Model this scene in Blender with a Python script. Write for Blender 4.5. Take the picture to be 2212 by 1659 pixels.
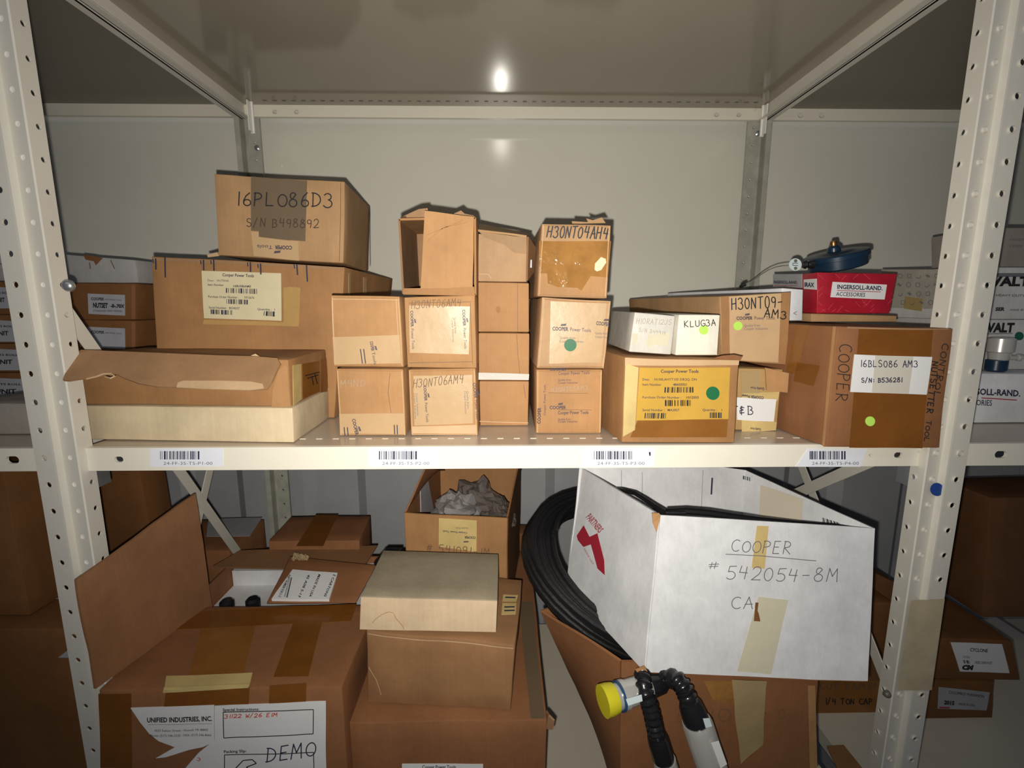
import bpy, bmesh, math, random
from mathutils import Vector, Matrix, noise
for o in list(bpy.data.objects): bpy.data.objects.remove(o)
S = bpy.context.scene
COL = S.collection
# ---------------------------------------------------------------- camera, light, world
CZ = 1.5                                   # eye height above the floor
W, HH, F = 2212.0, 1659.0, 1030.0
TH, PSI = math.radians(9.37), math.radians(1.0)
FWD = Vector((math.sin(PSI)*math.cos(TH), math.cos(PSI)*math.cos(TH), -math.sin(TH)))
RGT = Vector((math.cos(PSI), -math.sin(PSI), 0))
DWN = FWD.cross(RGT)
if DWN.z > 0: DWN = -DWN
cam_d = bpy.data.cameras.new('camera'); cam = bpy.data.objects.new('camera', cam_d); COL.objects.link(cam)
cam_d.sensor_fit = 'HORIZONTAL'; cam_d.sensor_width = 36.0; cam_d.lens = 36.0*F/W
cam_d.clip_start = 0.02
cam.matrix_world = Matrix.Translation((0, 0, CZ)) @ Matrix((RGT, -DWN, -FWD)).transposed().to_4x4()
S.camera = cam
S.view_settings.view_transform = 'Standard'; S.view_settings.look = 'None'
S.view_settings.gamma = 1.0; S.view_settings.use_curve_mapping = False
S.view_settings.exposure = 0.14
wd = bpy.data.worlds.new('world'); S.world = wd; wd.use_nodes = True
bg = wd.node_tree.nodes['Background']; bg.inputs[0].default_value = (0.72, 0.80, 1.0, 1); bg.inputs[1].default_value = 0.055
fl = bpy.data.lights.new('phone_flash', 'SPOT'); flo = bpy.data.objects.new('phone_flash', fl); COL.objects.link(flo)
fl.energy = 31; fl.color = (1.0, 0.945, 0.84); fl.shadow_soft_size = 0.004; fl.spot_size = math.radians(142); fl.spot_blend = 1.0
flo.location = (-0.010, 0.0, CZ-0.020); flo.rotation_euler = (math.radians(90+3), 0, math.radians(-2))
# added cool ambient fill, not a seen lamp, behind and above the viewer
al = bpy.data.lights.new('aisle_fill', 'AREA'); alo = bpy.data.objects.new('aisle_fill', al); COL.objects.link(alo)
al.shape = 'RECTANGLE'; al.size = 2.4; al.size_y = 0.3; al.energy = 3.0; al.color = (0.85, 0.92, 1.0)
alo.location = (-0.3, -0.9, 2.75); alo.rotation_euler = (math.radians(28), 0, 0)

# ---------------------------------------------------------------- measuring helpers
def ray(px, py):
    return RGT*(px-W/2) + DWN*(py-HH/2) + FWD*F
def P(px, py, Y):
    d = ray(px, py); t = Y/d.y
    return Vector((d.x*t, Y, CZ+d.z*t))
def PZ(px, py, Z):
    d = ray(px, py); t = (Z-CZ)/d.z
    return Vector((d.x*t, d.y*t, Z))
def PP(px, py, p0, n):
    d = ray(px, py); o = Vector((0, 0, CZ)); t = (p0-o).dot(n)/d.dot(n)
    return o+d*t

# ---------------------------------------------------------------- materials
MATS = {}
def mat(name, col, rough=0.7, metal=0.0, var=0.0, vscale=9.0, bump=0.0, bscale=60.0, spec=0.5, stretch=None, alpha=1.0, coat=0.0, col2=None):
    if name in MATS: return MATS[name]
    m = bpy.data.materials.new(name); m.use_nodes = True; nt = m.node_tree; N = nt.nodes; L = nt.links
    b = N['Principled BSDF']; c = tuple(col)+(1,)
    b.inputs['Base Color'].default_value = c; b.inputs['Roughness'].default_value = rough
    b.inputs['Metallic'].default_value = metal; b.inputs['Specular IOR Level'].default_value = spec
    b.inputs['Alpha'].default_value = alpha; b.inputs['Coat Weight'].default_value = coat
    if var or bump:
        tc = N.new('ShaderNodeTexCoord'); mp = N.new('ShaderNodeMapping'); L.new(tc.outputs['Object'], mp.inputs[0])
        if stretch: mp.inputs['Scale'].default_value = stretch
    if var:
        n = N.new('ShaderNodeTexNoise'); n.inputs['Scale'].default_value = vscale; n.inputs['Detail'].default_value = 5; n.inputs['Roughness'].default_value = 0.65
        L.new(mp.outputs[0], n.inputs['Vector'])
        r = N.new('ShaderNodeValToRGB'); r.color_ramp.elements[0].position = 0.3; r.color_ramp.elements[1].position = 0.72
        c2 = col2 if col2 else tuple(x*(1-var) for x in col)
        r.color_ramp.elements[0].color = tuple(c2)+(1,); r.color_ramp.elements[1].color = tuple(min(1, x*(1+var*0.5)) for x in col)+(1,)
        L.new(n.outputs['Fac'], r.inputs[0]); L.new(r.outputs[0], b.inputs['Base Color'])
    if bump:
        n2 = N.new('ShaderNodeTexNoise'); n2.inputs['Scale'].default_value = bscale; n2.inputs['Detail'].default_value = 4
        L.new(mp.outputs[0], n2.inputs['Vector'])
        bp = N.new('ShaderNodeBump'); bp.inputs['Strength'].default_value = bump; bp.inputs['Distance'].default_value = 0.002
        L.new(n2.outputs['Fac'], bp.inputs['Height']); L.new(bp.outputs[0], b.inputs['Normal'])
    MATS[name] = m; return m
def card(name, col, rough=0.75):
    """kraft corrugated board: mottled, with faint flute lines and crumple relief"""
    if name in MATS: return MATS[name]
    m = mat(name, col, rough, var=0.20, vscale=11, bump=0.5, bscale=30, spec=0.3)
    nt = m.node_tree; N = nt.nodes; L = nt.links; b = N['Principled BSDF']
    src = b.inputs['Base Color'].links[0].from_socket
    tc = N.new('ShaderNodeTexCoord'); mp = N.new('ShaderNodeMapping'); mp.inputs['Scale'].default_value = (260, 260, 9)
    L.new(tc.outputs['Object'], mp.inputs[0])
    n = N.new('ShaderNodeTexNoise'); n.inputs['Scale'].default_value = 1.0; n.inputs['Detail'].default_value = 2; L.new(mp.outputs[0], n.inputs['Vector'])
    n2 = N.new('ShaderNodeTexNoise'); n2.inputs['Scale'].default_value = 900.0; L.new(tc.outputs['Object'], n2.inputs['Vector'])
    ad = N.new('ShaderNodeMath'); ad.operation = 'ADD'; L.new(n.outputs['Fac'], ad.inputs[0]); L.new(n2.outputs['Fac'], ad.inputs[1])
    mr = N.new('ShaderNodeMapRange'); mr.inputs[1].default_value = 0.6; mr.inputs[2].default_value = 1.4; mr.inputs[3].default_value = 0.93; mr.inputs[4].default_value = 1.05
    L.new(ad.outputs[0], mr.inputs[0])
    mx = N.new('ShaderNodeMix'); mx.data_type = 'RGBA'; mx.blend_type = 'MULTIPLY'; mx.inputs['Factor'].default_value = 1.0
    L.new(src, mx.inputs['A']); L.new(mr.outputs[0], mx.inputs['B']); L.new(mx.outputs['Result'], b.inputs['Base Color'])
    return m
K_LIGHT = card('kraft_light', (0.435, 0.235, 0.103))
K_MID = card('kraft_mid', (0.36, 0.185, 0.076))
K_TAN = card('kraft_tan', (0.42, 0.25, 0.122))
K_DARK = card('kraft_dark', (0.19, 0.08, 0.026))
K_BROWN = card('kraft_brown', (0.265, 0.115, 0.048))
K_INSIDE = card('kraft_inside', (0.33, 0.19, 0.10))
CREAM = card('cream_board', (0.66, 0.54, 0.36), 0.6)
CREAM2 = card('cream_dark_board', (0.33, 0.275, 0.19), 0.7)  # darker cream than the shallow box's front face
WHITEB = card('white_board', (0.71, 0.715, 0.74), 0.5)
GREYB = card('grey_board', (0.40, 0.37, 0.34), 0.6)
TAPE = mat('brown_packing_tape', (0.26, 0.105, 0.022), 0.28, var=0.2, vscale=14, bump=0.35, bscale=45)
TAPE_D = mat('dark_packing_tape', (0.20, 0.072, 0.012), 0.30, var=0.2, vscale=14, bump=0.3, bscale=45)
TAPE_T = mat('tan_paper_tape', (0.56, 0.375, 0.21), 0.45, var=0.12, vscale=12, bump=0.3, bscale=50)
TAPE_G = mat('grey_brown_tape', (0.15, 0.105, 0.062), 0.5, var=0.08, vscale=14, bump=0.2, bscale=40)
TAPE_P = mat('pale_printed_tape', (0.50, 0.335, 0.18), 0.38, var=0.08, vscale=14, bump=0.35, bscale=40)
TAPE_Y = mat('yellowed_tape', (0.62, 0.47, 0.20), 0.35, var=0.2, vscale=14, bump=0.3, bscale=50)
TAPE_C = mat('clear_tape', (0.62, 0.60, 0.56), 0.16, var=0.06, bump=0.4, bscale=50)
TAPE_CY = mat('aged_clear_tape', (0.60, 0.56, 0.42), 0.25, var=0.08, bump=0.3, bscale=50)
TAPE_A = mat('amber_tape', (0.36, 0.175, 0.05), 0.10, var=0.35, vscale=18, bump=1.0, bscale=55)
LAB_W = mat('white_label', (0.76, 0.76, 0.77), 0.5, var=0.04, vscale=10)
LAB_C = mat('cream_label', (0.66, 0.58, 0.38), 0.45, var=0.10, vscale=12)
LAB_Y = mat('yellow_taped_label', (0.56, 0.335, 0.06), 0.25, var=0.12, vscale=12, bump=0.2, bscale=40)
LAB_G = mat('dim_grey_label', (0.38, 0.38, 0.41), 0.5, var=0.1, vscale=30)
INK = mat('black_ink', (0.012, 0.012, 0.016), 0.6)
INK_N = mat('navy_print', (0.022, 0.022, 0.06), 0.6)
INK_B = mat('faded_ink', (0.15, 0.09, 0.05), 0.7)
INK_F = mat('pale_pencil', (0.36, 0.31, 0.24), 0.8)
INK_G = mat('grey_ink', (0.13, 0.13, 0.15), 0.7)
INK_R = mat('red_ink', (0.55, 0.05, 0.02), 0.6)
RED = mat('red_print', (0.42, 0.012, 0.03), 0.4, var=0.2, vscale=40)
MAROON = mat('maroon_print', (0.36, 0.02, 0.04), 0.5)
PINKL = mat('pink_line_print', (0.60, 0.10, 0.14), 0.4)
GREEN = mat('green_sticker', (0.008, 0.135, 0.05), 0.5)
LIME = mat('lime_sticker', (0.46, 0.78, 0.12), 0.5)
BLUE = mat('blue_sticker', (0.015, 0.06, 0.27), 0.5)
PAINT = mat('cream_enamel', (0.70, 0.67, 0.60), 0.34, var=0.05, vscale=5, bump=0.06, bscale=90)
PAINT2 = mat('white_enamel_rail', (0.78, 0.74, 0.64), 0.30, var=0.03, vscale=5, bump=0.05, bscale=90)
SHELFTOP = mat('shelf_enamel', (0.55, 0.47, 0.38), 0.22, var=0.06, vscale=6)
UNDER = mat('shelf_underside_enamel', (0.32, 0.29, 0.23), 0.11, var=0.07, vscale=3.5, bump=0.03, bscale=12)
PANEL = mat('back_panel_enamel', (0.72, 0.70, 0.62), 0.11, var=0.03, vscale=3)
PLUG = mat('white_plug_paint', (0.88, 0.87, 0.84), 0.4)
GALV = mat('galvanised_steel', (0.50, 0.52, 0.54), 0.32, metal=0.8, var=0.2, vscale=30)
DARKST = mat('grimy_steel', (0.20, 0.19, 0.16), 0.5, metal=0.3, var=0.4, vscale=30)
WALLM = mat('corrugated_wall_paint', (0.42, 0.43, 0.45), 0.55, var=0.15, vscale=4)
FLOORM = mat('concrete_floor', (0.22, 0.21, 0.20), 0.8, var=0.2, vscale=5, bump=0.2)
BLACK = mat('black_rubber', (0.008, 0.008, 0.009), 0.42, spec=0.35, bump=0.2, bscale=150)
BLKPL = mat('black_plastic', (0.012, 0.012, 0.014), 0.22)
CHROME = mat('brushed_chrome', (0.62, 0.61, 0.58), 0.25, metal=0.40, var=0.05, spec=1.0)
YEL = mat('yellow_plastic_cap', (0.62, 0.56, 0.02), 0.4)
NAVY = mat('dark_blue_casting', (0.008, 0.028, 0.06), 0.30, var=0.2, vscale=30)
BRASS = mat('worn_brass', (0.35, 0.17, 0.07), 0.35, metal=0.9)
TAGM = mat('steel_tag', (0.60, 0.70, 0.72), 0.45)
BAGM = mat('grey_static_bag', (0.13, 0.11, 0.10), 0.13, spec=0.8, bump=0.6, bscale=40)
CLEARP = mat('clear_plastic_film', (0.55, 0.42, 0.22), 0.08, alpha=0.55, bump=0.6, bscale=35)
MASK = mat('masking_tape', (0.50, 0.42, 0.28), 0.7, var=0.18, vscale=25)
HOLE = mat('slot_shade_paint', (0.02, 0.02, 0.025), 0.9)
EDGE = card('torn_edge_board', (0.56, 0.38, 0.22))

# ---------------------------------------------------------------- mesh builder
class MB:
    def __init__(s): s.v = []; s.f = []
    def add(s, vs, fs):
        k = len(s.v); s.v += [Vector(v) for v in vs]; s.f += [tuple(i+k for i in f) for f in fs]
    def box(s, a, b):
        x0, y0, z0 = a; x1, y1, z1 = b
        s.add([(x0,y0,z0),(x1,y0,z0),(x1,y1,z0),(x0,y1,z0),(x0,y0,z1),(x1,y0,z1),(x1,y1,z1),(x0,y1,z1)],
              [(0,3,2,1),(4,5,6,7),(0,1,5,4),(1,2,6,5),(2,3,7,6),(3,0,4,7)])
    def bar(s, a, b, side, up, w, t):
        """bar from a to b, width w along side, thickness t along up"""
        a = Vector(a); b = Vector(b); sd = Vector(side).normalized()*w/2; u = Vector(up).normalized()*t/2
        s.add([a-sd-u, a+sd-u, a+sd+u, a-sd+u, b-sd-u, b+sd-u, b+sd+u, b-sd+u],
              [(0,1,2,3),(7,6,5,4),(0,4,5,1),(1,5,6,2),(2,6,7,3),(3,7,4,0)])
    def tube(s, pts, r, n=8, rfun=None, caps=True):
        pts = [Vector(p) for p in pts]; rings = []
        t0 = (pts[1]-pts[0]).normalized(); up = Vector((0,0,1)) if abs(t0.z) < 0.9 else Vector((1,0,0))
        x = t0.cross(up).normalized()
        k = len(s.v)
        for i, p in enumerate(pts):
            t = (pts[min(i+1, len(pts)-1)]-pts[max(i-1, 0)]).normalized()
            x = (x - t*x.dot(t)).normalized(); y = t.cross(x)
            rr = rfun(i) if rfun else r
            for j in range(n):
                a = 2*math.pi*j/n; s.v.append(p+(x*math.cos(a)+y*math.sin(a))*rr)
        for i in range(len(pts)-1):
            for j in range(n):
                s.f.append((k+i*n+j, k+i*n+(j+1)%n, k+(i+1)*n+(j+1)%n, k+(i+1)*n+j))
        if caps:
            s.f.append(tuple(k+j for j in reversed(range(n)))); s.f.append(tuple(k+(len(pts)-1)*n+j for j in range(n)))
    def lathe(s, c, axis, prof, n=32):
        """prof = list of (distance along axis, radius)"""
        c = Vector(c); a = Vector(axis).normalized()
        s.tube([c+a*(d+1e-6*i) for i, (d, r) in enumerate(prof)], 0, n, lambda i: max(prof[i][1], 1e-5)) if False else None
        up = Vector((0,0,1)) if abs(a.z) < 0.9 else Vector((1,0,0)); x = a.cross(up).normalized(); y = a.cross(x); k = len(s.v)
        for d, r in prof:
            for j in range(n):
                t = 2*math.pi*j/n; s.v.append(c+a*d+(x*math.cos(t)+y*math.sin(t))*max(r, 1e-5))
        for i in range(len(prof)-1):
            for j in range(n): s.f.append((k+i*n+j, k+i*n+(j+1)%n, k+(i+1)*n+(j+1)%n, k+(i+1)*n+j))
        s.f.append(tuple(k+j for j in reversed(range(n)))); s.f.append(tuple(k+(len(prof)-1)*n+j for j in range(n)))
    def obj(s, name, m, parent=None, loc=None, smooth=False, kind=None):
        me = bpy.data.meshes.new(name)
        base = Vector((0,0,0))
        if parent is not None:
            base = world_of(parent)
        elif loc is not None: base = Vector(loc)
        elif s.v:
            base = Vector((sum(v.x for v in s.v)/len(s.v), sum(v.y for v in s.v)/len(s.v), min(v.z for v in s.v)))
        me.from_pydata([v-base for v in s.v], [], s.f); me.materials.append(m)
        bm = bmesh.new(); bm.from_mesh(me); bmesh.ops.recalc_face_normals(bm, faces=bm.faces); bm.to_mesh(me); bm.free()
        if smooth:
            me.polygons.foreach_set('use_smooth', [True]*len(me.polygons))
            try: me.set_sharp_from_angle(angle=math.radians(smooth if smooth is not True else 40))
            except Exception: pass
        o = bpy.data.objects.new(name, me); COL.objects.link(o)
        if parent is not None: o.parent = parent
        else: o.location = base
        if kind: o['kind'] = kind
        return o
def world_of(o):
    v = Vector((0,0,0))
    while o is not None: v = v+Vector(o.location); o = o.parent
    return v
def tag(o, label, cat, group=None):
    o['label'] = label; o['category'] = cat
    if group: o['group'] = group
    return o
def thing(name, loc, label, cat, group=None):
    o = bpy.data.objects.new(name, None); COL.objects.link(o); o.location = loc; o.empty_display_size = 0.02
    return tag(o, label, cat, group)

# ---------------------------------------------------------------- surfaces that carry tape, labels and writing
def dvec(p, amp, seed):
    if amp == 0: return Vector((0,0,0))
    q = p*9.0+Vector((seed*3.1, seed*1.7, seed*0.9))
    return noise.noise_vector(q)*amp + noise.noise_vector(q*2.7)*amp*0.35
class Face:
    """a flat face measured from three corners, with the same slight warp as its board"""
    def __init__(s, p0, n, amp=0.0, seed=0): s.p0 = Vector(p0); s.n = Vector(n).normalized(); s.amp = amp; s.seed = seed
    def at(s, px, py, off=0.0):
        p = PP(px, py, s.p0, s.n); return p+dvec(p, s.amp, s.seed)+s.n*off
def patch(face, quad, off, n=6, thick=0.0003):
    """quad = 4 measured corners TL TR BR BL -> thin conforming sheet"""
    a, b, c, d = [Vector((q[0], q[1], 0)) for q in quad]; mb = MB(); vs = []; fs = []
    for j in range(n+1):
        for i in range(n+1):
            u, v = i/n, j/n; q = (a*(1-u)+b*u)*(1-v)+(d*(1-u)+c*u)*v
            vs.append(face.at(q.x, q.y, off))
    for j in range(n):
        for i in range(n):
            k = j*(n+1)+i; fs.append((k, k+1, k+n+2, k+n+1))
    rim = [i for i in range(n+1)]+[j*(n+1)+n for j in range(1, n+1)]+[n*(n+1)+i for i in range(n-1, -1, -1)]+[j*(n+1) for j in range(n-1, 0, -1)]
    k = len(vs); vs += [vs[i]-face.n*(off*0.95) for i in rim]; m = len(rim)
    for i in range(m): fs.append((rim[i], rim[(i+1) % m], k+(i+1) % m, k+i))
    mb.add(vs, fs); return mb
def poly_patch(face, pts, off):
    mb = MB(); bm = bmesh.new(); bm.faces.new([bm.verts.new((x, y, 0)) for x, y in pts])
    for ax in (0, 1):                       # cut into cells so that the piece follows the warp of the board
        lo = min(p[ax] for p in pts); hi = max(p[ax] for p in pts); k = int((hi-lo)/24)
        for i in range(1, k+1):
            co = Vector((0,0,0)); no = Vector((0,0,0)); co[ax] = lo+(hi-lo)*i/(k+1); no[ax] = 1
            bmesh.ops.bisect_plane(bm, geom=bm.verts[:]+bm.edges[:]+bm.faces[:], plane_co=co, plane_no=no, dist=1e-5)
    bm.verts.index_update(); vs = [face.at(v.co.x, v.co.y, off) for v in bm.verts]; n = len(vs)
    fs = [tuple(v.index for v in f.verts) for f in bm.faces]; rim = {}
    for e_ in bm.edges:
        if len(e_.link_faces) == 1:
            for v in e_.verts:
                if v.index not in rim: rim[v.index] = n+len(rim)
            a, b_ = e_.verts; fs.append((a.index, b_.index, rim[b_.index], rim[a.index]))
    inv = sorted(rim, key=lambda k_: rim[k_]); vs += [vs[i]-face.n*(off*.95) for i in inv]
    bm.free(); mb.add(vs, fs); return mb
def disc(face, cx, cy, r, off, n=24, sy=1.0):
    return poly_patch(face, [(cx+r*math.cos(2*math.pi*i/n), cy+r*sy*math.sin(2*math.pi*i/n)) for i in range(n)], off)
# --- hand-drawn capitals, as pen strokes in a unit box
def arc(cx, cy, rx, ry, a0, a1, n=10):
    return [(cx+rx*math.cos(math.radians(a0+(a1-a0)*i/n)), cy+ry*math.sin(math.radians(a0+(a1-a0)*i/n))) for i in range(n+1)]
G = {
 '0': [arc(.3,.5,.27,.5,80,440,16)], 'O': [arc(.32,.45,.32,.44,80,440,16)],
 '1': [[(.2,1),(.18,0)]], 'I': [[(.2,1),(.2,0)]],
 '2': [arc(.3,.74,.26,.26,170,-20,9)+[(.45,.45),(.02,.02),(.6,.05)]],
 '3': [arc(.25,.76,.25,.23,150,-70,9)+arc(.25,.27,.31,.28,80,-150,10)],
 '4': [[(.12,1),(.03,.5),(.55,.48)],[(.48,.95),(.42,0)]],
 '5': [[(.55,1),(.12,.97),(.07,.56)]+arc(.25,.3,.3,.3,110,-140,10)],
 '6': [[(.45,1),(.2,.75),(.06,.4)]+arc(.3,.24,.25,.24,190,-170,14)],
 '8': [arc(.3,.76,.2,.23,20,260,9)+arc(.3,.26,.27,.27,80,-260,14)+[(.48,.85)]],
 '9': [arc(.28,.72,.24,.26,10,370,12)+[(.5,.4),(.42,0)]],
 '7': [[(0,1),(.55,.98),(.2,0)]],
 'A': [[(0,0),(.3,1),(.58,0)],[(.08,.38),(.55,.4)]],
 'B': [[(.06,0),(.08,1)],[(.02,.98)]+arc(.22,.76,.26,.22,90,-70,7)+arc(.2,.27,.36,.27,75,-100,8)+[(.02,0)]],
 'C': [arc(.38,.5,.36,.5,55,310,12)],
 'D': [[(.08,1),(.08,0)],[(0,1),(.2,.98)]+arc(.14,.5,.46,.47,70,-80,9)+[(0,.02)]],
 'E': [[(.5,1),(.06,.97),(.03,.02),(.5,.04)],[(.04,.52),(.4,.54)]],
 'F': [[(.5,1),(.06,.97),(.03,0)],[(.04,.52),(.4,.54)]],
 'G': [arc(.36,.5,.34,.5,50,330,12)+[(.62,.42),(.35,.42)]],
 'H': [[(.04,1),(0,0)],[(.55,1),(.52,0)],[(.02,.5),(.54,.54)]],
 'J': [[(.5,1),(.48,.2),(.25,0),(.02,.2)]],
 'K': [[(.06,1),(.04,0)],[(.55,1),(.06,.48),(.58,0)]],
 'L': [[(.06,1),(.03,.02),(.5,.03)]],
 'M': [[(0,0),(.1,1),(.34,.4),(.6,1),(.68,0)]],
 'N': [[(0,0),(.06,1),(.5,.05),(.56,1)]],
 'P': [[(.08,1),(.04,0)],[(.02,.96)]+arc(.2,.74,.34,.25,80,-90,8)+[(.06,.46)]],
 'R': [[(.08,1),(.04,0)],[(.02,.96)]+arc(.2,.75,.32,.24,80,-90,8)+[(.08,.48),(.58,0)]],
 'S': [arc(.3,.75,.25,.24,40,250,8)+arc(.28,.26,.27,.26,80,-150,9)],
 'T': [[(0,.97),(.6,1)],[(.3,.98),(.27,0)]],
 'U': [[(.04,1)]+arc(.3,.28,.27,.28,180,360,9)+[(.58,1)]],
 'W': [[(0,1),(.15,0),(.3,.6),(.48,0),(.62,1)]],
 '/': [[(.45,1.1),(0,-.1)]], '-': [[(.08,.45),(.5,.48)]], '#': [[(.2,.9),(.08,.1)],[(.45,.95),(.33,.1)],[(0,.62),(.6,.68)],[(0,.35),(.55,.4)]],
 '&': [[(.5,.85),(.2,.95),(.12,.7),(.42,.55),(.08,.45),(.1,.1),(.5,.2)],[(.28,1.05),(.22,-.1)]],
 ':': [[(.2,.7),(.21,.62)],[(.2,.25),(.21,.17)]], '<': [[(.5,.9),(.05,.5),(.5,.1)]], '.': [[(.1,.05),(.14,0)]],
}
GW = {'1':.36,'I':.36,'M':.86,'W':.8,':':.4,'.':.3,' ':.55}
def handwrite(face, text, p0, p1, h, w=1.6, off=0.0012, slant=0.0, seed=1, jit=0.04):
    """text pen-written along the measured baseline p0 -> p1, letters h high"""
    rnd = random.Random(seed); mb = MB(); tot = sum(GW.get(c, .74)+.08 for c in text)-.08-.1
    p0 = Vector((p0[0], p0[1])); p1 = Vector((p1[0], p1[1])); X = (p1-p0); L = X.length; X = X/L; U = Vector((X.y, -X.x)); sx = L/tot; cur = 0
    for c in text:
        jx, jy, js = rnd.uniform(-jit, jit), rnd.uniform(-jit, jit), 1+rnd.uniform(-jit, jit)*1.5
        sts = []
        for st in G.get(c, []):
            q_ = [p0+X*((cur+x+jx)*sx+slant*y*h)+U*((y*js+jy)*h) for x, y in st]; run = [q_[0]]
            for i_ in range(1, len(q_)):
                run.append(q_[i_])
                if i_ < len(q_)-1:
                    d0 = q_[i_]-q_[i_-1]; d1_ = q_[i_+1]-q_[i_]
                    if d0.length > 1e-6 and d1_.length > 1e-6 and d0.angle(d1_) > 0.75: sts.append(run); run = [q_[i_]]
            sts.append(run)
        for pts in sts:
            n = len(pts); Lf = []; Rt = []
            for i in range(n):
                t = pts[min(i+1, n-1)]-pts[max(i-1, 0)]
                t = t.normalized() if t.length > 1e-6 else X
                nn = Vector((-t.y, t.x))*w/2; e = t*(w*0.4 if i == n-1 else (-w*0.4 if i == 0 else 0))
                Lf.append(pts[i]+nn+e); Rt.append(pts[i]-nn+e)
            vs = []
            for a, b in zip(Lf, Rt): vs += [face.at(a.x, a.y, off), face.at(b.x, b.y, off)]
            mb.add(vs, [(2*i, 2*i+1, 2*i+3, 2*i+2) for i in range(n-1)])
        cur += GW.get(c, .74)+.08
    return mb
FC = {}
def font2d(text, bold):
    k = (text, bold)
    if k in FC: return FC[k]
    cu = bpy.data.curves.new('t', 'FONT'); cu.body = text; cu.size = 1.0; cu.resolution_u = 2; cu.offset = bold; cu.fill_mode = 'FRONT'
    o = bpy.data.objects.new('t', cu); COL.objects.link(o)
    dg = bpy.context.evaluated_depsgraph_get(); me = bpy.data.meshes.new_from_object(o.evaluated_get(dg))
    vs = [(v.co.x, v.co.y) for v in me.vertices]; fs = [tuple(p.vertices) for p in me.polygons]
    bpy.data.objects.remove(o); bpy.data.meshes.remove(me); bpy.data.curves.remove(cu)
    x0 = min(v[0] for v in vs); x1 = max(v[0] for v in vs); H = 0.70
    FC[k] = ([((x-x0)/(x1-x0), y/H) for x, y in vs], fs); return FC[k]
def printed(face, text, p0, p1, h, off=0.0012, bold=0.0, mb=None, slant=0.0):
    vs, fs = font2d(text, bold); mb = mb or MB()
    p0 = Vector(p0); p1 = Vector(p1); X = p1-p0; U = Vector((X.y, -X.x)).normalized()*h; Xn = X.normalized()
    q = [p0+X*x+U*y+Xn*(slant*y*h) for x, y in vs]
    mb.add([face.at(a.x, a.y, off) for a in q], fs); return mb
def bars(face, quad, n, off=0.0011, seed=3, mb=None):
    rnd = random.Random(seed); mb = mb or MB(); a, b, c, d = [Vector(q) for q in quad]; u = 0.0; ws = [rnd.choice([1,1,2,3]) for _ in range(2*n)]; T = sum(ws)
    for i, w in enumerate(ws):
        u2 = u+w/T
        if i % 2 == 0:
            q = [a.lerp(b, u), a.lerp(b, u2), d.lerp(c, u2), d.lerp(c, u)]
            mb.add([face.at(x.x, x.y, off) for x in q], [(0,1,2,3)])
        u = u2
    return mb
def lines(face, segs, w, off=0.0012, mb=None):
    mb = mb or MB()
    for (x0, y0, x1, y1) in segs:
        a = Vector((x0, y0)); b = Vector((x1, y1)); t = (b-a).normalized(); n = Vector((-t.y, t.x))*w/2; k = max(1, int((b-a).length/14)); vs = []
        for i in range(k+1): c = a.lerp(b, i/k); vs += [face.at(*(c+n), off), face.at(*(c-n), off)]
        mb.add(vs, [(2*i, 2*i+1, 2*i+3, 2*i+2) for i in range(k)])
    return mb
def flag(face, p0, p1, h, mb, off=0.0012):
    """the little slanted flag above the printed maker's name: baseline p0->p1"""
    p0 = Vector(p0); p1 = Vector(p1); X = p1-p0; U = Vector((X.y, -X.x)).normalized()*h
    for a in (0.0, 0.55):
        q = [p0+X*(0+a*.1)+U*a, p0+X*(.9+a*.1)+U*(a+.25), p0+X*(1+a*.1)+U*(a+.72), p0+X*(.1+a*.1)+U*(a+.42)]
        mb.add([face.at(x.x, x.y, off) for x in q], [(0,1,2,3)])
def logo(face, p0, p1, h, parent, tail='Power Tools', second=None, ink=None, off=0.0013):
    """printed two-word maker's mark from p0 to p1 (baseline)"""
    ink = ink or INK_N; a = Vector(p0); b = Vector(p1); mb = MB()
    if tail: printed(face, 'COOPER', a, a.lerp(b, .42), h, off, .025, mb); printed(face, tail, a.lerp(b, .47), b, h, off, 0, mb)
    else: printed(face, 'COOPER', a, b, h, off, .025, mb)
    X = (b-a); U = Vector((X.y, -X.x)).normalized(); Xn = X.normalized(); e = .42 if tail else 1.0
    s = a+X*e*.5+U*h*1.25; flag(face, s, s+Xn*h*1.6, h*.55, mb, off)
    if second:
        k = a+X*second[0]-U*h*second[1]
        printed(face, 'Quality from', k, k+X*.42, h*.8, off, 0, mb)
        k2 = k-U*h*1.1; printed(face, 'Cooper Industries', k2, k2+X*.62, h*.8, off, 0, mb)
    return mb.obj('printed_logo', ink, parent)

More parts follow.
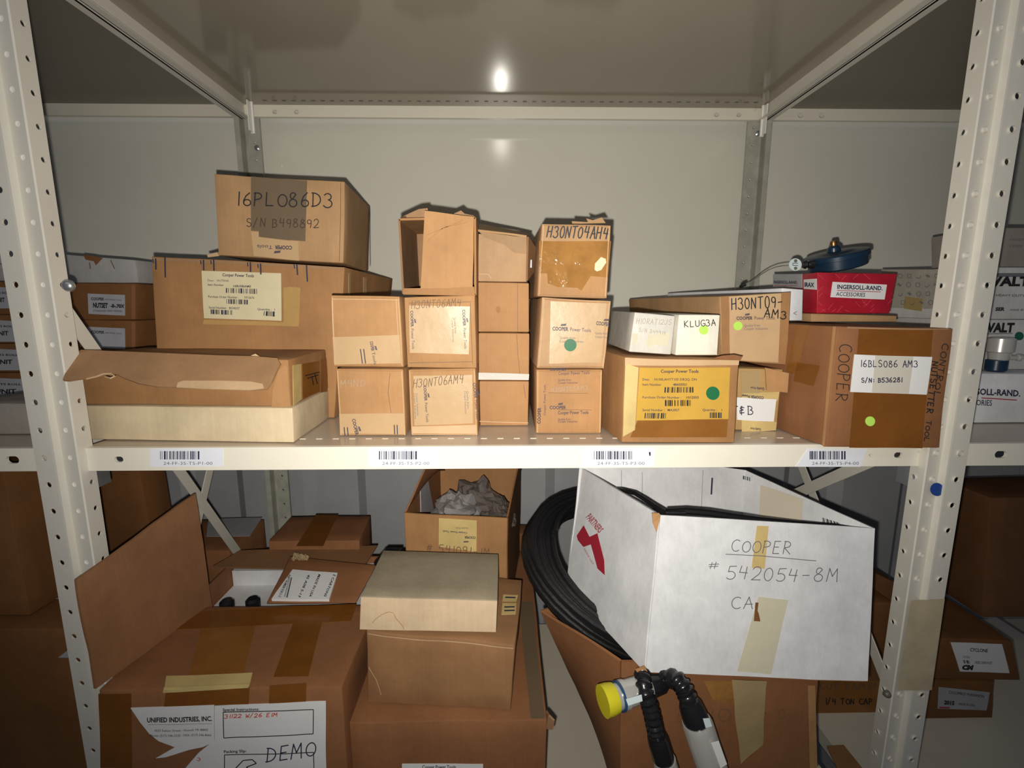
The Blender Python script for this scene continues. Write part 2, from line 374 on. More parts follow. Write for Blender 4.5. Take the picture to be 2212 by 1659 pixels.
# ---------------------------------------------------------------- cartons
class Carton:
    def __init__(s, name, label, cat, Fq, Y, back, m, zb=None, amp=0.0012, seed=1, group=None, tops=None, body='carton', cor=None, rnd=0.0025):
        if cor is None:
            if not isinstance(Y, (tuple, list)): Y = (Y, Y)
            if len(Y) == 2: Y = (Y[0], Y[1], Y[1], Y[0])
            c = [P(q[0], q[1], y) for q, y in zip(Fq, Y)]
            if zb is not None: c[2].z = zb; c[3].z = zb
            bk = Vector(back) if len(back) == 3 else Vector((back[0], back[1], 0))
            c += [v+bk for v in c]
            if tops: c[4].z += tops; c[5].z += tops
        else: c = [Vector(v) for v in cor]
        s.c = c; s.amp = amp; s.seed = seed; s.m = m
        loc = Vector(((c[2].x+c[7].x)/2, (c[2].y+c[7].y)/2, min(v.z for v in c)))
        s.root = thing(name, loc, label, cat, group)
        s.ztop = (c[0].z+c[1].z)/2
        def mk(a, b, d, out):
            n = (c[b]-c[a]).cross(c[d]-c[a]).normalized(); ctr = sum(c, Vector())/8
            if n.dot(c[a]-ctr) < 0: n = -n
            return Face(c[a], n, amp, seed)
        s.F = mk(0,1,3,0); s.R = mk(1,5,2,0); s.L = mk(0,4,3,0); s.T = mk(0,1,4,0)
        if body: s.body(body, rnd)
    def tri(s, u, v, w):   # u right, v up, w back
        c = s.c
        f = (c[3]*(1-u)+c[2]*u)*(1-v)+(c[0]*(1-u)+c[1]*u)*v; b = (c[7]*(1-u)+c[6]*u)*(1-v)+(c[4]*(1-u)+c[5]*u)*v
        return f*(1-w)+b*w
    def body(s, nm, r):
        c = s.c; dims = [(c[1]-c[0]).length, (c[0]-c[3]).length, (c[4]-c[0]).length]; T = []
        for d in dims:
            n = max(2, min(9, int(d/0.025))); e = min(0.2, r/d); T.append([0, e]+[e+(1-2*e)*i/n for i in range(1, n)]+[1-e, 1])
        nx, ny, nz = [len(t) for t in T]; idx = {}; mb = MB()
        def vid(i, j, k):
            if (i,j,k) in idx: return idx[(i,j,k)]
            u, v, w = T[0][i], T[1][j], T[2][k]; ext = (i in (0, nx-1))+(j in (0, ny-1))+(k in (0, nz-1))
            if ext >= 2:
                q = 0.32
                if i in (0, nx-1): u += (1 if i == 0 else -1)*T[0][1]*q
                if j in (0, ny-1): v += (1 if j == 0 else -1)*T[1][1]*q
                if k in (0, nz-1): w += (1 if k == 0 else -1)*T[2][1]*q
            p = s.tri(u, v, w); mb.v.append(p+dvec(p, s.amp, s.seed)); idx[(i,j,k)] = len(mb.v)-1; return idx[(i,j,k)]
        for i in range(nx-1):
            for j in range(ny-1):
                for k in (0, nz-1): mb.f.append((vid(i,j,k), vid(i+1,j,k), vid(i+1,j+1,k), vid(i,j+1,k)))
        for i in range(nx-1):
            for k in range(nz-1):
                for j in (0, ny-1): mb.f.append((vid(i,j,k), vid(i+1,j,k), vid(i+1,j,k+1), vid(i,j,k+1)))
        for j in range(ny-1):
            for k in range(nz-1):
                for i in (0, nx-1): mb.f.append((vid(i,j,k), vid(i,j+1,k), vid(i,j+1,k+1), vid(i,j,k+1)))
        s.bodyo = mb.obj(nm, s.m, s.root, smooth=35)
    def tape(s, q, m, f='F', name='tape', off=0.0005, label=None):
        o = patch(getattr(s, f), q, off).obj(name, m, s.root, smooth=True)
        if label: o['label'] = label
        return o
    def poly(s, pts, m, f='F', name='tape', off=0.0005, label=None, parent=None):
        o = poly_patch(getattr(s, f), pts, off).obj(name, m, parent or s.root)
        if label: o['label'] = label
        return o
    def hand(s, t, p0, p1, h, w=1.6, m=None, f='F', parent=None, off=0.0014, **k):
        return handwrite(getattr(s, f), t, p0, p1, h, w, off, **k).obj('marker_writing', m or INK, parent or s.root)
    def dot(s, x, y, r, m, f='F', label=None):
        o = disc(getattr(s, f), x, y, r, 0.0012).obj('round_sticker', m, s.root)
        if label: o['label'] = label
        return o
    def label(s, q, m, f='F', off=0.0009, name='paper_label'):
        return patch(getattr(s, f), q, off, 5).obj(name, m, s.root)
    def slit(s, segs, f='F', w=1.3, m=None, off=0.0004):
        return lines(getattr(s, f), segs, w, off).obj('flap_seam', m or INK_B, s.root)
def sheet(name, pts, t, m, parent, amp=0.0015, seed=1, n=8, smooth=35):
    """board panel from 4 corners (3-D), thickness t"""
    a, b, c, d = [Vector(p) for p in pts]; nn = (b-a).cross(d-a).normalized(); mb = MB(); M = (n+1)**2
    for sgn in (1, -1):
        for j in range(n+1):
            for i in range(n+1):
                u, v = i/n, j/n; p = (a*(1-u)+b*u)*(1-v)+(d*(1-u)+c*u)*v; mb.v.append(p+dvec(p, amp, seed)+nn*(t/2*sgn))
    for j in range(n):
        for i in range(n):
            k = j*(n+1)+i; mb.f.append((k, k+1, k+n+2, k+n+1)); mb.f.append((M+k, M+k+n+1, M+k+n+2, M+k+1))
    rim = list(range(n+1))+[j*(n+1)+n for j in range(1, n+1)]+[n*(n+1)+i for i in range(n-1, -1, -1)]+[j*(n+1) for j in range(n-1, 0, -1)]
    for i in range(len(rim)): x, y = rim[i], rim[(i+1) % len(rim)]; mb.f.append((x, y, M+y, M+x))
    return mb.obj(name, m, parent, smooth=smooth)
def polysheet(name, pts, t, m, parent, n=None):
    """panel with an outline of 3-D points, thickness t"""
    pts = [Vector(p) for p in pts]
    if n is None:
        n = Vector((0,0,0))
        for i in range(len(pts)): n += pts[i].cross(pts[(i+1) % len(pts)])
        n.normalize()
    k = len(pts); mb = MB(); mb.add([p-n*t/2 for p in pts]+[p+n*t/2 for p in pts], [tuple(range(k)), tuple(range(2*k-1, k-1, -1))]+[(i, (i+1) % k, k+(i+1) % k, k+i) for i in range(k)])
    return mb.obj(name, m, parent)

# ================================================================ SETTING
ZS = CZ-0.196       # top of the shelf that carries the cartons
ZL = CZ-0.88        # top of the shelf below
ZU = CZ+0.458       # underside of the shelf above
YF, YB = 0.65, 1.205
XL, XR = -0.600, 0.612
m = MB(); m.box((-3.2, -1.6, -0.05), (3.2, 1.6, 0)); fo = m.obj('floor', FLOORM); fo['kind'] = 'structure'
# corrugated wall
m = MB(); x = -3.2; prof = []
while x < 3.2:
    prof += [(x, 1.32), (x+.17, 1.32), (x+.20, 1.345), (x+.32, 1.345), (x+.35, 1.32)]; x += .35
k = len(prof)
m.add([(a, b, 0) for a, b in prof]+[(a, b, 2.6) for a, b in prof]+[(a, 1.40, 0) for a, b in prof]+[(a, 1.40, 2.6) for a, b in prof],
      [(i, i+1, k+i+1, k+i) for i in range(k-1)]+[(2*k+i, 3*k+i, 3*k+i+1, 2*k+i+1) for i in range(k-1)])
wo = m.obj('wall_back', WALLM); wo['kind'] = 'structure'

# ---- uprights of punched steel
PITCH = 0.0389; Z0H = P(48, 548, 0.64).z
def holed(mb, a, b, z0, z1, r, zph=Z0H, t=0.0016, rx=None, skip=()):
    """vertical strip between plan points a, b with a row of round holes"""
    a = Vector((a[0], a[1], 0)); b = Vector((b[0], b[1], 0)); d = (b-a); wd_ = d.length; d = d/wd_; nrm = Vector((d.y, -d.x, 0)); n = 12
    i0 = math.floor((z0-zph)/PITCH)
    z = zph+(i0-0.5)*PITCH
    while z < z1:
        c = a+d*wd_/2+Vector((0,0,z+PITCH/2)); cor = [a+Vector((0,0,z)), b+Vector((0,0,z)), b+Vector((0,0,z+PITCH)), a+Vector((0,0,z+PITCH))]
        ring = [c+d*((rx or r)*math.cos(2*math.pi*(j+.5)/n))+Vector((0,0,r*math.sin(2*math.pi*(j+.5)/n))) for j in range(n)]
        inn = [p-nrm*t*1.5 for p in ring]
        # ring indices by quadrant: corner k faces angles 225,315,45,135
        vs = cor+ring+inn; fs = []
        qs = {2: (0, 1, 2), 3: (3, 4, 5), 0: (6, 7, 8), 1: (9, 10, 11)}
        for kc, js in qs.items():
            for q in range(3):
                j = js[q]
                if q < 2: fs.append((kc, 4+js[q], 4+js[q+1]))
        edges = [(2, 3, 2, 3), (3, 0, 5, 6), (0, 1, 8, 9), (1, 2, 11, 0)]
        for c0, c1, r0, r1 in edges: fs.append((c0, 4+r0, 4+r1, c1))
        for j in range(n): fs.append((4+j, 4+(j+1) % n, 16+(j+1) % n, 16+j))
        mb.add(vs, fs); z += PITCH
def strip(mb, pts, z0, z1, t=0.0016):
    for a, b in zip(pts[:-1], pts[1:]):
        mb.add([(a[0],a[1],z0),(b[0],b[1],z0),(b[0],b[1],z1),(a[0],a[1],z1)], [(0,1,2,3)])
def upright_front(sgn, xo, xi, label):
    y = 0.640; z0, z1 = 0.0, 2.35; mid = (xo+xi)/2
    s = sgn    # direction from outer edge to inner edge
    o = thing('shelf_upright', (mid, y+.01, 0), label, 'upright', 'front uprights of the shelving')
    fm = MB()
    holed(fm, (xo, y+.002), (mid-s*.004, y), z0, z1, .0042)
    strip(fm, [(mid-s*.004, y), (mid-s*.001, y-.004), (mid+s*.002, y-.004), (mid+s*.004, y+.005)], z0, z1)
    holed(fm, (mid+s*.004, y+.005), (xi-s*.003, y), z0, z1, .0038)
    strip(fm, [(xi-s*.003, y), (xi-s*.001, y-.003), (xi+s*.001, y-.002), (xi+s*.001, y+.003)], z0, z1)
    holed(fm, (xi+s*.001, y+.003), (xi+s*.001, y+.022), z0, z1, .0036)
    strip(fm, [(xi+s*.001, y+.022), (xi-s*.006, y+.024)], z0, z1)
    strip(fm, [(xo, y+.002), (xo, y+.010)], z0, z1)
    fm.obj('punched_channel', PAINT, o)
    b = MB(); b.add([(mid+s*.006, y+.0060, z0), (xi-s*.004, y+.0016, z0), (xi-s*.004, y+.0016, z1), (mid+s*.006, y+.0060, z1)], [(0,1,2,3)]); bo = b.obj('inner_plate', PLUG, o)
    return o
upl = upright_front(1, -0.6455, -0.5830, 'punched cream steel post at the front left, beside the torn brown tray')
upr = upright_front(-1, 0.6600, 0.5985, 'punched cream steel post at the front right, with a blue dot and masking tape')
def upright_back(s, xi, label):
    o = thing('shelf_upright', (xi, YB, 0), label, 'upright', 'rear uprights of the shelving'); z0, z1 = 0, 2.35; y = 1.205
    fm = MB(); x = lambda d: xi-s*d
    holed(fm, (x(.028), y), (x(0), y), z0, z1, .0028)
    strip(fm, [(x(.028), y), (x(.028), y+.012), (x(.040), y+.012), (x(.040), y-.012), (x(.052), y-.012), (x(.052), y+.02)], z0, z1)
    strip(fm, [(x(0), y), (x(0), y+.006)], z0, z1)
    fm.obj('punched_channel', mat('rear_post_enamel', (.42,.42,.36), .4, var=.25, vscale=25), o); return o
upright_back(1, -0.568, 'punched grey steel post at the rear left, behind the carton marked 16PLO86D3')
upright_back(-1, 0.580, 'punched grey steel post at the rear right, behind the long white box')
# bits fixed on the right post
fr = Face(Vector((0, 0.6395, 0)), (0, -1, 0))
o = disc(fr, 2023, 1057, 14, .0012).obj('round_sticker', BLUE, upr); o['label'] = 'blue dot sticker'
fq = Face(Vector((0, 0.6355, 0)), (0, -1, 0))
o = patch(fq, [(1968,1297),(2040,1294),(2012,1490),(1940,1491)], .0006).obj('masking_tape', MASK, upr); o['label'] = 'strip of old masking tape'
# bolt heads
for (px, py, Yb, par) in ((146, 617, .641, upl), (1917, 1500, .641, upr)):
    p = P(px, py, Yb); b = MB(); q_ = 1.0 if px < 500 else .72; b.lathe(p+Vector((0,.003,0)), (0,-1,0), [(0,.0078*q_),(.003,.0078*q_),(.006,.006*q_),(.0075,.002*q_)], 20); b.obj('bolt', GALV if px < 500 else DARKST, par, smooth=40)

# ---- shelves
def lipstrip(mb, x0, x1, z0, z1, y, holes, thick=.0015):
    """front lip with real slots; holes = (x, rx, rz)"""
    xs = sorted(holes); cur = x0; n = 12
    for hx, rx, rz in xs:
        a = hx-rx-.006; b = hx+rx+.006
        mb.add([(cur,y,z0),(a,y,z0),(a,y,z1),(cur,y,z1)], [(0,1,2,3)])
        zc = (z0+z1)/2; ring = []
        for j in range(n):
            t = 2*math.pi*(j+.5)/n; cx = math.cos(t); ring.append((hx+(rx-rz)*(1 if cx > 0 else -1)+rz*cx, y, zc+rz*math.sin(t)))
        inn = [(p[0], y+.004, p[2]) for p in ring]
        vs = [(a,y,z0),(b,y,z0),(b,y,z1),(a,y,z1)]+ring+inn; fs = []
        for kc, js in {2: (0,1,2), 3: (3,4,5), 0: (6,7,8), 1: (9,10,11)}.items():
            fs += [(kc, 4+js[0], 4+js[1]), (kc, 4+js[1], 4+js[2])]
        for c0, c1, r0, r1 in [(2,3,2,3),(3,0,5,6),(0,1,8,9),(1,2,11,0)]: fs.append((c0, 4+r0, 4+r1, c1))
        for j in range(n): fs.append((4+j, 4+(j+1) % n, 16+(j+1) % n, 16+j))
        mb.add(vs, fs); cur = b
    mb.add([(cur,y,z0),(x1,y,z0),(x1,y,z1),(cur,y,z1)], [(0,1,2,3)])
def shelf(x0, x1, zt, label, slots, under=UNDER, top=SHELFTOP, lipm=PAINT2, backslots=(), tilt=0.0, grp='steel shelves'):
    """pressed steel tray: deck plus four turned-down flanges; zt = level of the deck"""
    o = thing('metal_shelf', ((x0+x1)/2, (YF+YB)/2, zt), label, 'shelf', grp); h = .033
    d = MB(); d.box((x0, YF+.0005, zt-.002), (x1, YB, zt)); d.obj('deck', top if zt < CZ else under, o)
    fr_ = MB(); lipstrip(fr_, x0, x1, zt-h, zt, YF, slots)
    fr_.add([(x0,YF,zt),(x1,YF,zt),(x1,YF+.006,zt+.0004),(x0,YF+.006,zt+.0004)], [(0,1,2,3)])
    fr_.add([(x0,YF,zt-h),(x1,YF,zt-h),(x1,YF+.014,zt-h),(x0,YF+.014,zt-h)], [(0,1,2,3)])
    fr_.obj('front_lip', lipm, o)
    for xx in (x0, x1):
        s = 1 if xx == x0 else -1; sl = MB()
        sl.box((min(xx, xx+s*.0015), YF+.002, zt-h), (max(xx, xx+s*.0015), YB, zt-.002)); sl.box((min(xx, xx+s*.014), YF+.014, zt-h), (max(xx, xx+s*.014), YB, zt-h+.0015))
        sl.obj('side_flange', PAINT, o)
    bl = MB(); lipstrip(bl, x0, x1, zt-.031, zt-.002, YB-.001, backslots)
    bl.add([(x0,YB-.001,zt-.031),(x1,YB-.001,zt-.031),(x1,YB-.010,zt-.031),(x0,YB-.010,zt-.031)], [(0,1,2,3)])
    bl.obj('rear_flange', PAINT2 if zt > CZ else PAINT, o)
    return o
def lipx(px, py=988): return P(px, py, YF).x
main = shelf(XL+.013, XR-.002, ZS, 'cream steel shelf across the middle, carrying the cartons and four barcode strips',
             [(lipx(256), .0062, .0042), (lipx(1940), .0062, .0042), (lipx(1880), .0022, .0022)])
def bx(px): return P(px, 242, YB).x
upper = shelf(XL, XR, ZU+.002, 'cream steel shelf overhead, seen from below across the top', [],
              backslots=[(bx(594), .0055, .0045), (bx(641), .0055, .0045), (bx(1548), .0055, .0045), (bx(1596), .0055, .0045)])
def bxr(px): return P(px, 245, YB).x
LOWT = mat('lower_shelf_enamel', (.74,.68,.56), .4, var=.06, vscale=6)
lows = shelf(XL+.013, XR-.002, ZL, 'lowest steel shelf in view, under the big open cartons', [], top=LOWT)
lm = shelf(-1.86, -.650, ZS, 'left-hand neighbouring shelf holding stacked labelled boxes', [(P(26, 988, YF).x, .009, .0055)])
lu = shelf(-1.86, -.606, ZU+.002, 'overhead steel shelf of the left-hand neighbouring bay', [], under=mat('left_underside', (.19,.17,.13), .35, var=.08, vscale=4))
ll = shelf(-1.86, -.650, ZL, 'lower steel shelf of the left-hand neighbouring bay', [], top=LOWT)
rm = shelf(.664, 1.88, ZS, 'right-hand neighbouring shelf holding white tool boxes', [(P(2161, 988, YF).x, .009, .0055)])
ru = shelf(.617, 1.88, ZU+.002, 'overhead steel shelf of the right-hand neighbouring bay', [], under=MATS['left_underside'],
           backslots=[(bxr(1729), .0065, .0055), (bxr(1775), .0065, .0055)])
rl = shelf(.664, 1.88, ZL, 'lower steel shelf of the right-hand neighbouring bay', [], top=LOWT)
# embossed slots along the deck and dashes along the rear of the overhead deck
e = MB()
for i in range(31):
    px = 655+i*35.5; p = PZ(px, 948-(i*0.08), ZS); e.box((p.x-.0045, p.y-.0015, ZS), (p.x+.0045, p.y+.0015, ZS+.0008))
eo = e.obj('embossed_slots', mat('slot_glint_enamel', (.62,.56,.47), .4), main, kind='stuff')  # lighter than the deck: the light caught by the slots is painted in
e = MB()
for i in range(52):
    px = 572+i*20.8; p = PZ(px, 217+i*.08, ZU); e.box((p.x-.0045, p.y-.0018, ZU-.0008), (p.x+.0045, p.y+.0018, ZU+.0001))
e.obj('dashed_seam', DARKST, upper, kind='stuff')
# shelf clips
def clip(pts, w, m_, par, name='shelf_clip'):
    b = MB(); b.tube(pts, w, 6); return b.obj(name, m_, par)
for (xx, s) in ((P(545, 250, 1.19).x, 1), (P(1646, 265, 1.19).x, -1)):
    b = MB(); b.box((xx-.004, 1.186, ZU-.068), (xx+.004, 1.190, ZU+.000)); b.box((xx-.001, 1.17, ZU-.066), (xx+.001, 1.19, ZU-.002)); b.obj('shelf_clip', PLUG, upper)
b = MB(); q = P(1636, 289, 1.2); b.lathe(q, (0,-1,0), [(0,.006),(.003,.006),(.005,.003)], 14); b.obj('screw', GALV, upper)
b = MB(); q = P(556, 320, 1.2); b.lathe(q, (0,-1,0), [(0,.006),(.003,.006),(.005,.003)], 14); b.obj('screw', GALV, upper)
for (a, b_) in (((192,1014),(214,1058)), ((1978,1013),(2000,1055))):
    p = P(a[0], a[1], .668); q = P(b_[0], b_[1], .668); b = MB(); b.box((p.x, .664, q.z), (q.x, .667, p.z)); b.box((p.x, .664, q.z), (p.x+.002, .70, p.z)); b.obj('shelf_clip', GALV, main)
for px in (256, 1940):
    q = P(px, 988, YF); b = MB(); b.box((q.x-.010, YF+.0055, q.z-.008), (q.x+.010, YF+.0065, q.z+.008)); b.obj('slot_shade', HOLE, main)  # added dark plates standing in for the shade inside the lip slots
# barcode strips on the lip
LF = Face(Vector((0, YF, 0)), (0, -1, 0))
for i, (x0, x1, bx0, bx1, t0, t1, mk) in enumerate(((325,482,347,434,354,460,0), (795,948,819,902,826,928,0), (1258,1414,1283,1366,1290,1392,1), (1722,1880,1748,1829,1753,1854,0))):
    q = [(x0,969),(x1,968),(x1,1007),(x0,1008)] if i < 3 else [(1745,969),(1872,970),(1858,1008),(1718,1008)]
    lb = patch(LF, q, .0006, 2).obj('barcode_label', mat('shelf_label_paper', (.76,.78,.86), .4), main)
    lb['label'] = ['white barcode strip reading 24-FF-35-T5-P1-00','white barcode strip reading 24-FF-35-T5-P2-00','white barcode strip reading 24-FF-35-T5-P3-00','peeling white barcode strip reading 24-FF-35-T5-P4-00'][i]
    bars(LF, [(bx0,974),(bx1,974),(bx1,992),(bx0,992)], 22, .0010, i+4).obj('barcode', INK_N, lb)
    printed(LF, '24-FF-35-T5-P%d-00' % (i+1), (t0,1003.5), (t1,1003.5), 6.5, .0010).obj('printed_code', INK_G, lb)
b = MB(); b.add([LF.at(1401,976,.0011), LF.at(1405,976,.0011), LF.at(1405,984,.0011), LF.at(1402,984,.0011)], [(0,1,2,3)]); b.obj('ink_mark', INK, main)

# ---- back panels between the shelves, with the slightest lean
for nm, x0, x1, lab in (('c', -.56, .575, 'smooth cream back panel behind the middle cartons'), ('l', -1.84, -.624, 'smooth cream back panel of the left-hand bay'), ('r', .636, 1.86, 'smooth cream back panel of the right-hand bay')):
    b = MB(); n = 10; z0 = ZS-.03; z1 = ZU-.01
    b.add([(x0 if nm != 'c' else -.62, 1.228, z0), (x1 if nm != 'c' else .634, 1.228, z0), (x1 if nm != 'c' else .634, 1.262, z1+.03), (x0 if nm != 'c' else -.62, 1.262, z1+.03),
           (x0 if nm != 'c' else -.62, 1.231, z0), (x1 if nm != 'c' else .634, 1.231, z0), (x1 if nm != 'c' else .634, 1.265, z1+.03), (x0 if nm != 'c' else -.62, 1.265, z1+.03)],
          [(0,1,2,3),(7,6,5,4),(0,4,5,1),(1,5,6,2),(2,6,7,3),(3,7,4,0)])
    tag(b.obj('back_panel', PANEL), lab, 'panel', 'back panels of the shelving')

# ---- cross braces in the side planes
def brace(x, a, b_, label, off=0.0):
    A = Vector((x+off, a[0], CZ+a[1])); B = Vector((x+off, b_[0], CZ+b_[1])); d = (B-A).normalized(); side = Vector((1,0,0)).cross(d)
    m_ = MB(); m_.bar(A, B, side, (1,0,0), .021, .002)
    return tag(m_.obj('cross_brace', PAINT), label, 'brace', 'flat steel cross braces')
brace(-.607, (.655, .032), (1.19, -.83), 'cream strap brace running down from the front left post, bolted beside the torn tray')
brace(-.607, (.655, -.83), (1.19, .03), 'cream strap brace rising rearward on the left side under the shelf', -.005)
brace(.617, (.665, -.19), (1.19, -.57), 'cream strap brace falling rearward on the right side, above the white carton')
brace(.617, (1.19, -.08), (.660, -.625), 'cream strap brace bolted low on the right front post', .005)

exec_order = None
# ================================================================ CARTONS ON THE MIDDLE SHELF
# 1 flat cream box
cr = Carton('flat_box', 'flat cream cardboard box at the left front of the shelf, under the torn brown tray', 'box',
            [(172,876),(632,881),(635,957),(178,948)], (.690,.668), (-.004,.155), CREAM, zb=ZS+.001, amp=.0008, seed=2)
# 2 torn tray on it
tz = cr.ztop
tr = Carton('torn_tray', 'brown cardboard tray with a torn drooping flap, lying on the flat cream box', 'box',
            [(160,768),(622,776),(630,881),(160,877)], (.694,.672), (-.002,.150), K_MID, zb=tz+.001, seed=3)
tr.F.p0 = tr.c[0]
tf = .655
pts = [(176,757),(300,762),(400,766),(470,769),(545,771),(600,775),(606,787),(597,805),(588,826),(578,841),(540,843),(480,840),(400,838),(340,836),(300,829),(270,818),(250,808),(232,808),(200,816),(175,819),(150,823),(137,822),(143,806),(152,786),(160,772)]
def flp(px, py):
    return P(px, py, .668-.050*min(1, max(0, (py-757)/85.0)))
polysheet('torn_flap', [flp(*q) for q in pts], .003, card('flap_board', (.34,.19,.095)), tr.root)
polysheet('torn_flap_edge', [flp(x, y)+Vector((0,-.003,0)) for x, y in [(388,826),(400,822),(480,822),(545,824),(570,829),(573,838),(540,842),(440,839),(385,836)]], .0012, EDGE, tr.root)
b = MB(); b.tube([flp(190,818)+Vector((0,-.002,0)), flp(215,812)+Vector((0,-.004,0)), flp(232,806)+Vector((0,-.006,0)), flp(247,806)+Vector((0,-.005,0)), flp(253,812)+Vector((0,-.004,0)), flp(245,816)+Vector((0,-.005,0)), flp(233,813)+Vector((0,-.004,0))], .0012, 6); b.obj('torn_curl', EDGE, tr.root)
tr.poly([(602,800),(618,786),(621,790),(629,879),(588,879),(590,846)], K_LIGHT, name='pale_panel', off=.0006)
tr.tape([(632,788),(650,786),(652,862),(634,876)], TAPE_Y, 'R', label='amber packing tape')
tr.tape([(652,786),(690,780),(690,846),(654,862)], TAPE, 'R')
tr.tape([(692,776),(707,774),(706,846),(692,848)], TAPE_D, 'R')
lines(tr.R, [(658,812,688,804),(662,818,686,810),(678,806,684,830),(672,812,676,832)], 2, .0012).obj('scribble', INK, tr.root)
polysheet('torn_sliver', [P(542,768,.675), P(552,764,.675), P(562,771,.675)], .001, EDGE, tr.root)
# 3 big box behind
bigC = Carton('large_carton', 'large kraft carton with a cream barcode label, behind the torn tray', 'carton',
            [(326,553),(745,577),(722,905),(346,905)], .82, (.012,.29), K_MID, zb=ZS+.001, seed=5, tops=-.004)
bigC.label([(436,586),(607,591),(608,693),(441,687)], LAB_C).name = 'cream_label'
lb = bigC.root.children[-1]
F_ = bigC.F; mb = MB()
printed(F_, 'Cooper Power Tools', (481,598), (549,600), 6.5, .0014, .02, mb); printed(F_, 'Desc:   NUTRNR', (450,609), (495,610), 4.5, .0014, 0, mb)
printed(F_, 'Item Number', (450,618), (484,619), 4.5, .0014, .01, mb); printed(F_, '16BLRB6AM3', (505,621), (543,622), 4.5, .0014, .02, mb)
printed(F_, 'Purchase Order Number :', (451,643), (516,645), 4.5, .0014, .01, mb); printed(F_, '1012676', (529,645), (550,646), 4.5, .0014, .01, mb)
printed(F_, 'Serial Number   B534237', (452,666), (518,668), 4.5, .0014, .01, mb); printed(F_, 'Quantity :  1', (557,670), (594,671), 4.5, .0014, .01, mb); mb.obj('printed_text', INK_N, lb)
mb = bars(F_, [(489,623),(557,625),(557,636),(489,633)], 18, .0014, 5); bars(F_, [(490,646),(537,648),(537,658),(490,656)], 13, .0014, 6, mb)
bars(F_, [(456,668),(503,670),(503,680),(456,678)], 13, .0014, 7, mb); bars(F_, [(571,672),(595,673),(595,684),(570,682)], 6, .0014, 8, mb); mb.obj('barcode', INK_N, lb)
bigC.poly([(438,700),(645,705),(648,622),(625,620),(612,622),(612,696),(440,690)], mat('aged_brown_tape',(.45,.275,.10),.35,var=.15), name='aged_tape', off=.0004, label='yellowed tape patch')
mb = MB()
for x, y, h_ in ((337,558,24),(357,556,43),(440,562,23),(462,562,24),(541,567,22),(563,570,24),(642,571,24),(663,573,36)):
    lines(F_, [(x, y, x+1, y+h_)], 3.0, .0012, mb)
    if h_ < 30: lines(F_, [(x-6, y+1, x-5, y+10)], 2.2, .0012, mb)
mb.obj('printed_logo', INK_N, bigC.root)
bigC.tape([(330,556),(742,578),(742,584),(330,562)], K_INSIDE, name='worn_edge', off=.0006)
bigC.tape([(752,590),(756,588),(756,640),(752,640)], TAPE_P, 'R')
bigC.tape([(300+485,598),(300+492,600),(300+492,634),(300+485,634)], TAPE_P, 'R')
# 4 box on top of it
bd = Carton('handmarked_carton', 'kraft carton hand-lettered 16PLO86D3, on top of the large labelled carton', 'carton',
            [(462,376),(745,392),(742,569),(471,551)], .835, (-.016,.205), K_TAN, seed=7)
bd.poly([(542,381),(664,390),(660,521),(627,518),(627,519),(560,511),(560,499),(543,498)], TAPE_G, name='grey_tape', label='grey-brown strip of tape across the front')
bd.tape([(543,499),(560,500),(560,512),(645,520),(647,561),(549,551)], TAPE_P) if False else bd.poly([(543,500),(560,501),(560,512),(626,520),(645,521),(647,563),(549,553)], TAPE_P, label='pale printed tape')
bd.hand('16PLO86D3', (512,444), (720,448), 29, 2.6, seed=3)
bd.hand('S/N B498892', (534,489), (690,492), 18, 1.8, mat('worn_ink',(.05,.03,.02),.7), seed=4)
mb = MB(); printed(bd.F, 'COOPER', (632,531), (595,530), 8, .0014, .03, mb); printed(bd.F, 'Tools', (590,530), (557,529), 8, .0014, 0, mb); flag(bd.F, (608,541), (593,541), 5, mb); mb.obj('printed_logo', INK_N, bd.root)
bd.slit([(736,396,733,566)], w=1.2); polysheet('torn_lip', [P(448,551,.84), P(470,545,.84), P(474,553,.84), P(450,556,.84)], .002, EDGE, bigC.root)
lines(bd.R, [(797,452,799,575)], 1.0, .0005).obj('flap_seam', INK_B, bd.root)

# 5-6 left pair of small kraft boxes
def kbox(lab, Fq, Y, back, m, **k): return Carton('small_carton', lab, 'carton', Fq, Y, back, m, group='small kraft tool cartons in columns', **k)
e2 = kbox('small kraft carton at the foot of the leftmost column, pale printed tape along its bottom', [(726,796),(871,797),(877,943),(734,941)], .705, (.004,.28), K_LIGHT, zb=ZS+.001, seed=11)
e1 = kbox('small kraft carton on top of the leftmost column, pale tape across its lower half', [(712,636),(864,640),(872,794),(720,793)], .703, (.004,.27), K_LIGHT, seed=12)
e2.tape([(733,893),(872,893),(876,940),(735,939)], TAPE_P)
e1.tape([(718,728),(862,724),(866,785),(722,788)], TAPE_P)
logo(e2.F, (761,905), (769,940), 7, e2.root, tail=None); logo(e1.F, (799,738), (808,788), 6.5, e1.root, tail='Tools')
lines(e2.F, [(744,922,746,940),(751,922,753,940),(852,918,853,938),(858,918,859,938)], 2, .0013).obj('printed_logo', INK_N, e2.root)
lines(e1.F, [(779,754,783,786),(786,754,790,786)], 2, .0013).obj('printed_logo', INK_N, e1.root)
e2.hand('M4ND', (737,836), (790,834), 14, 1.0, INK_F, seed=5); e1.slit([(716,645,860,648),(856,645,862,785),(716,648,722,785)], m=EDGE, w=1.5); e2.slit([(842,806,838,850),(838,850,845,893)], w=1.0)
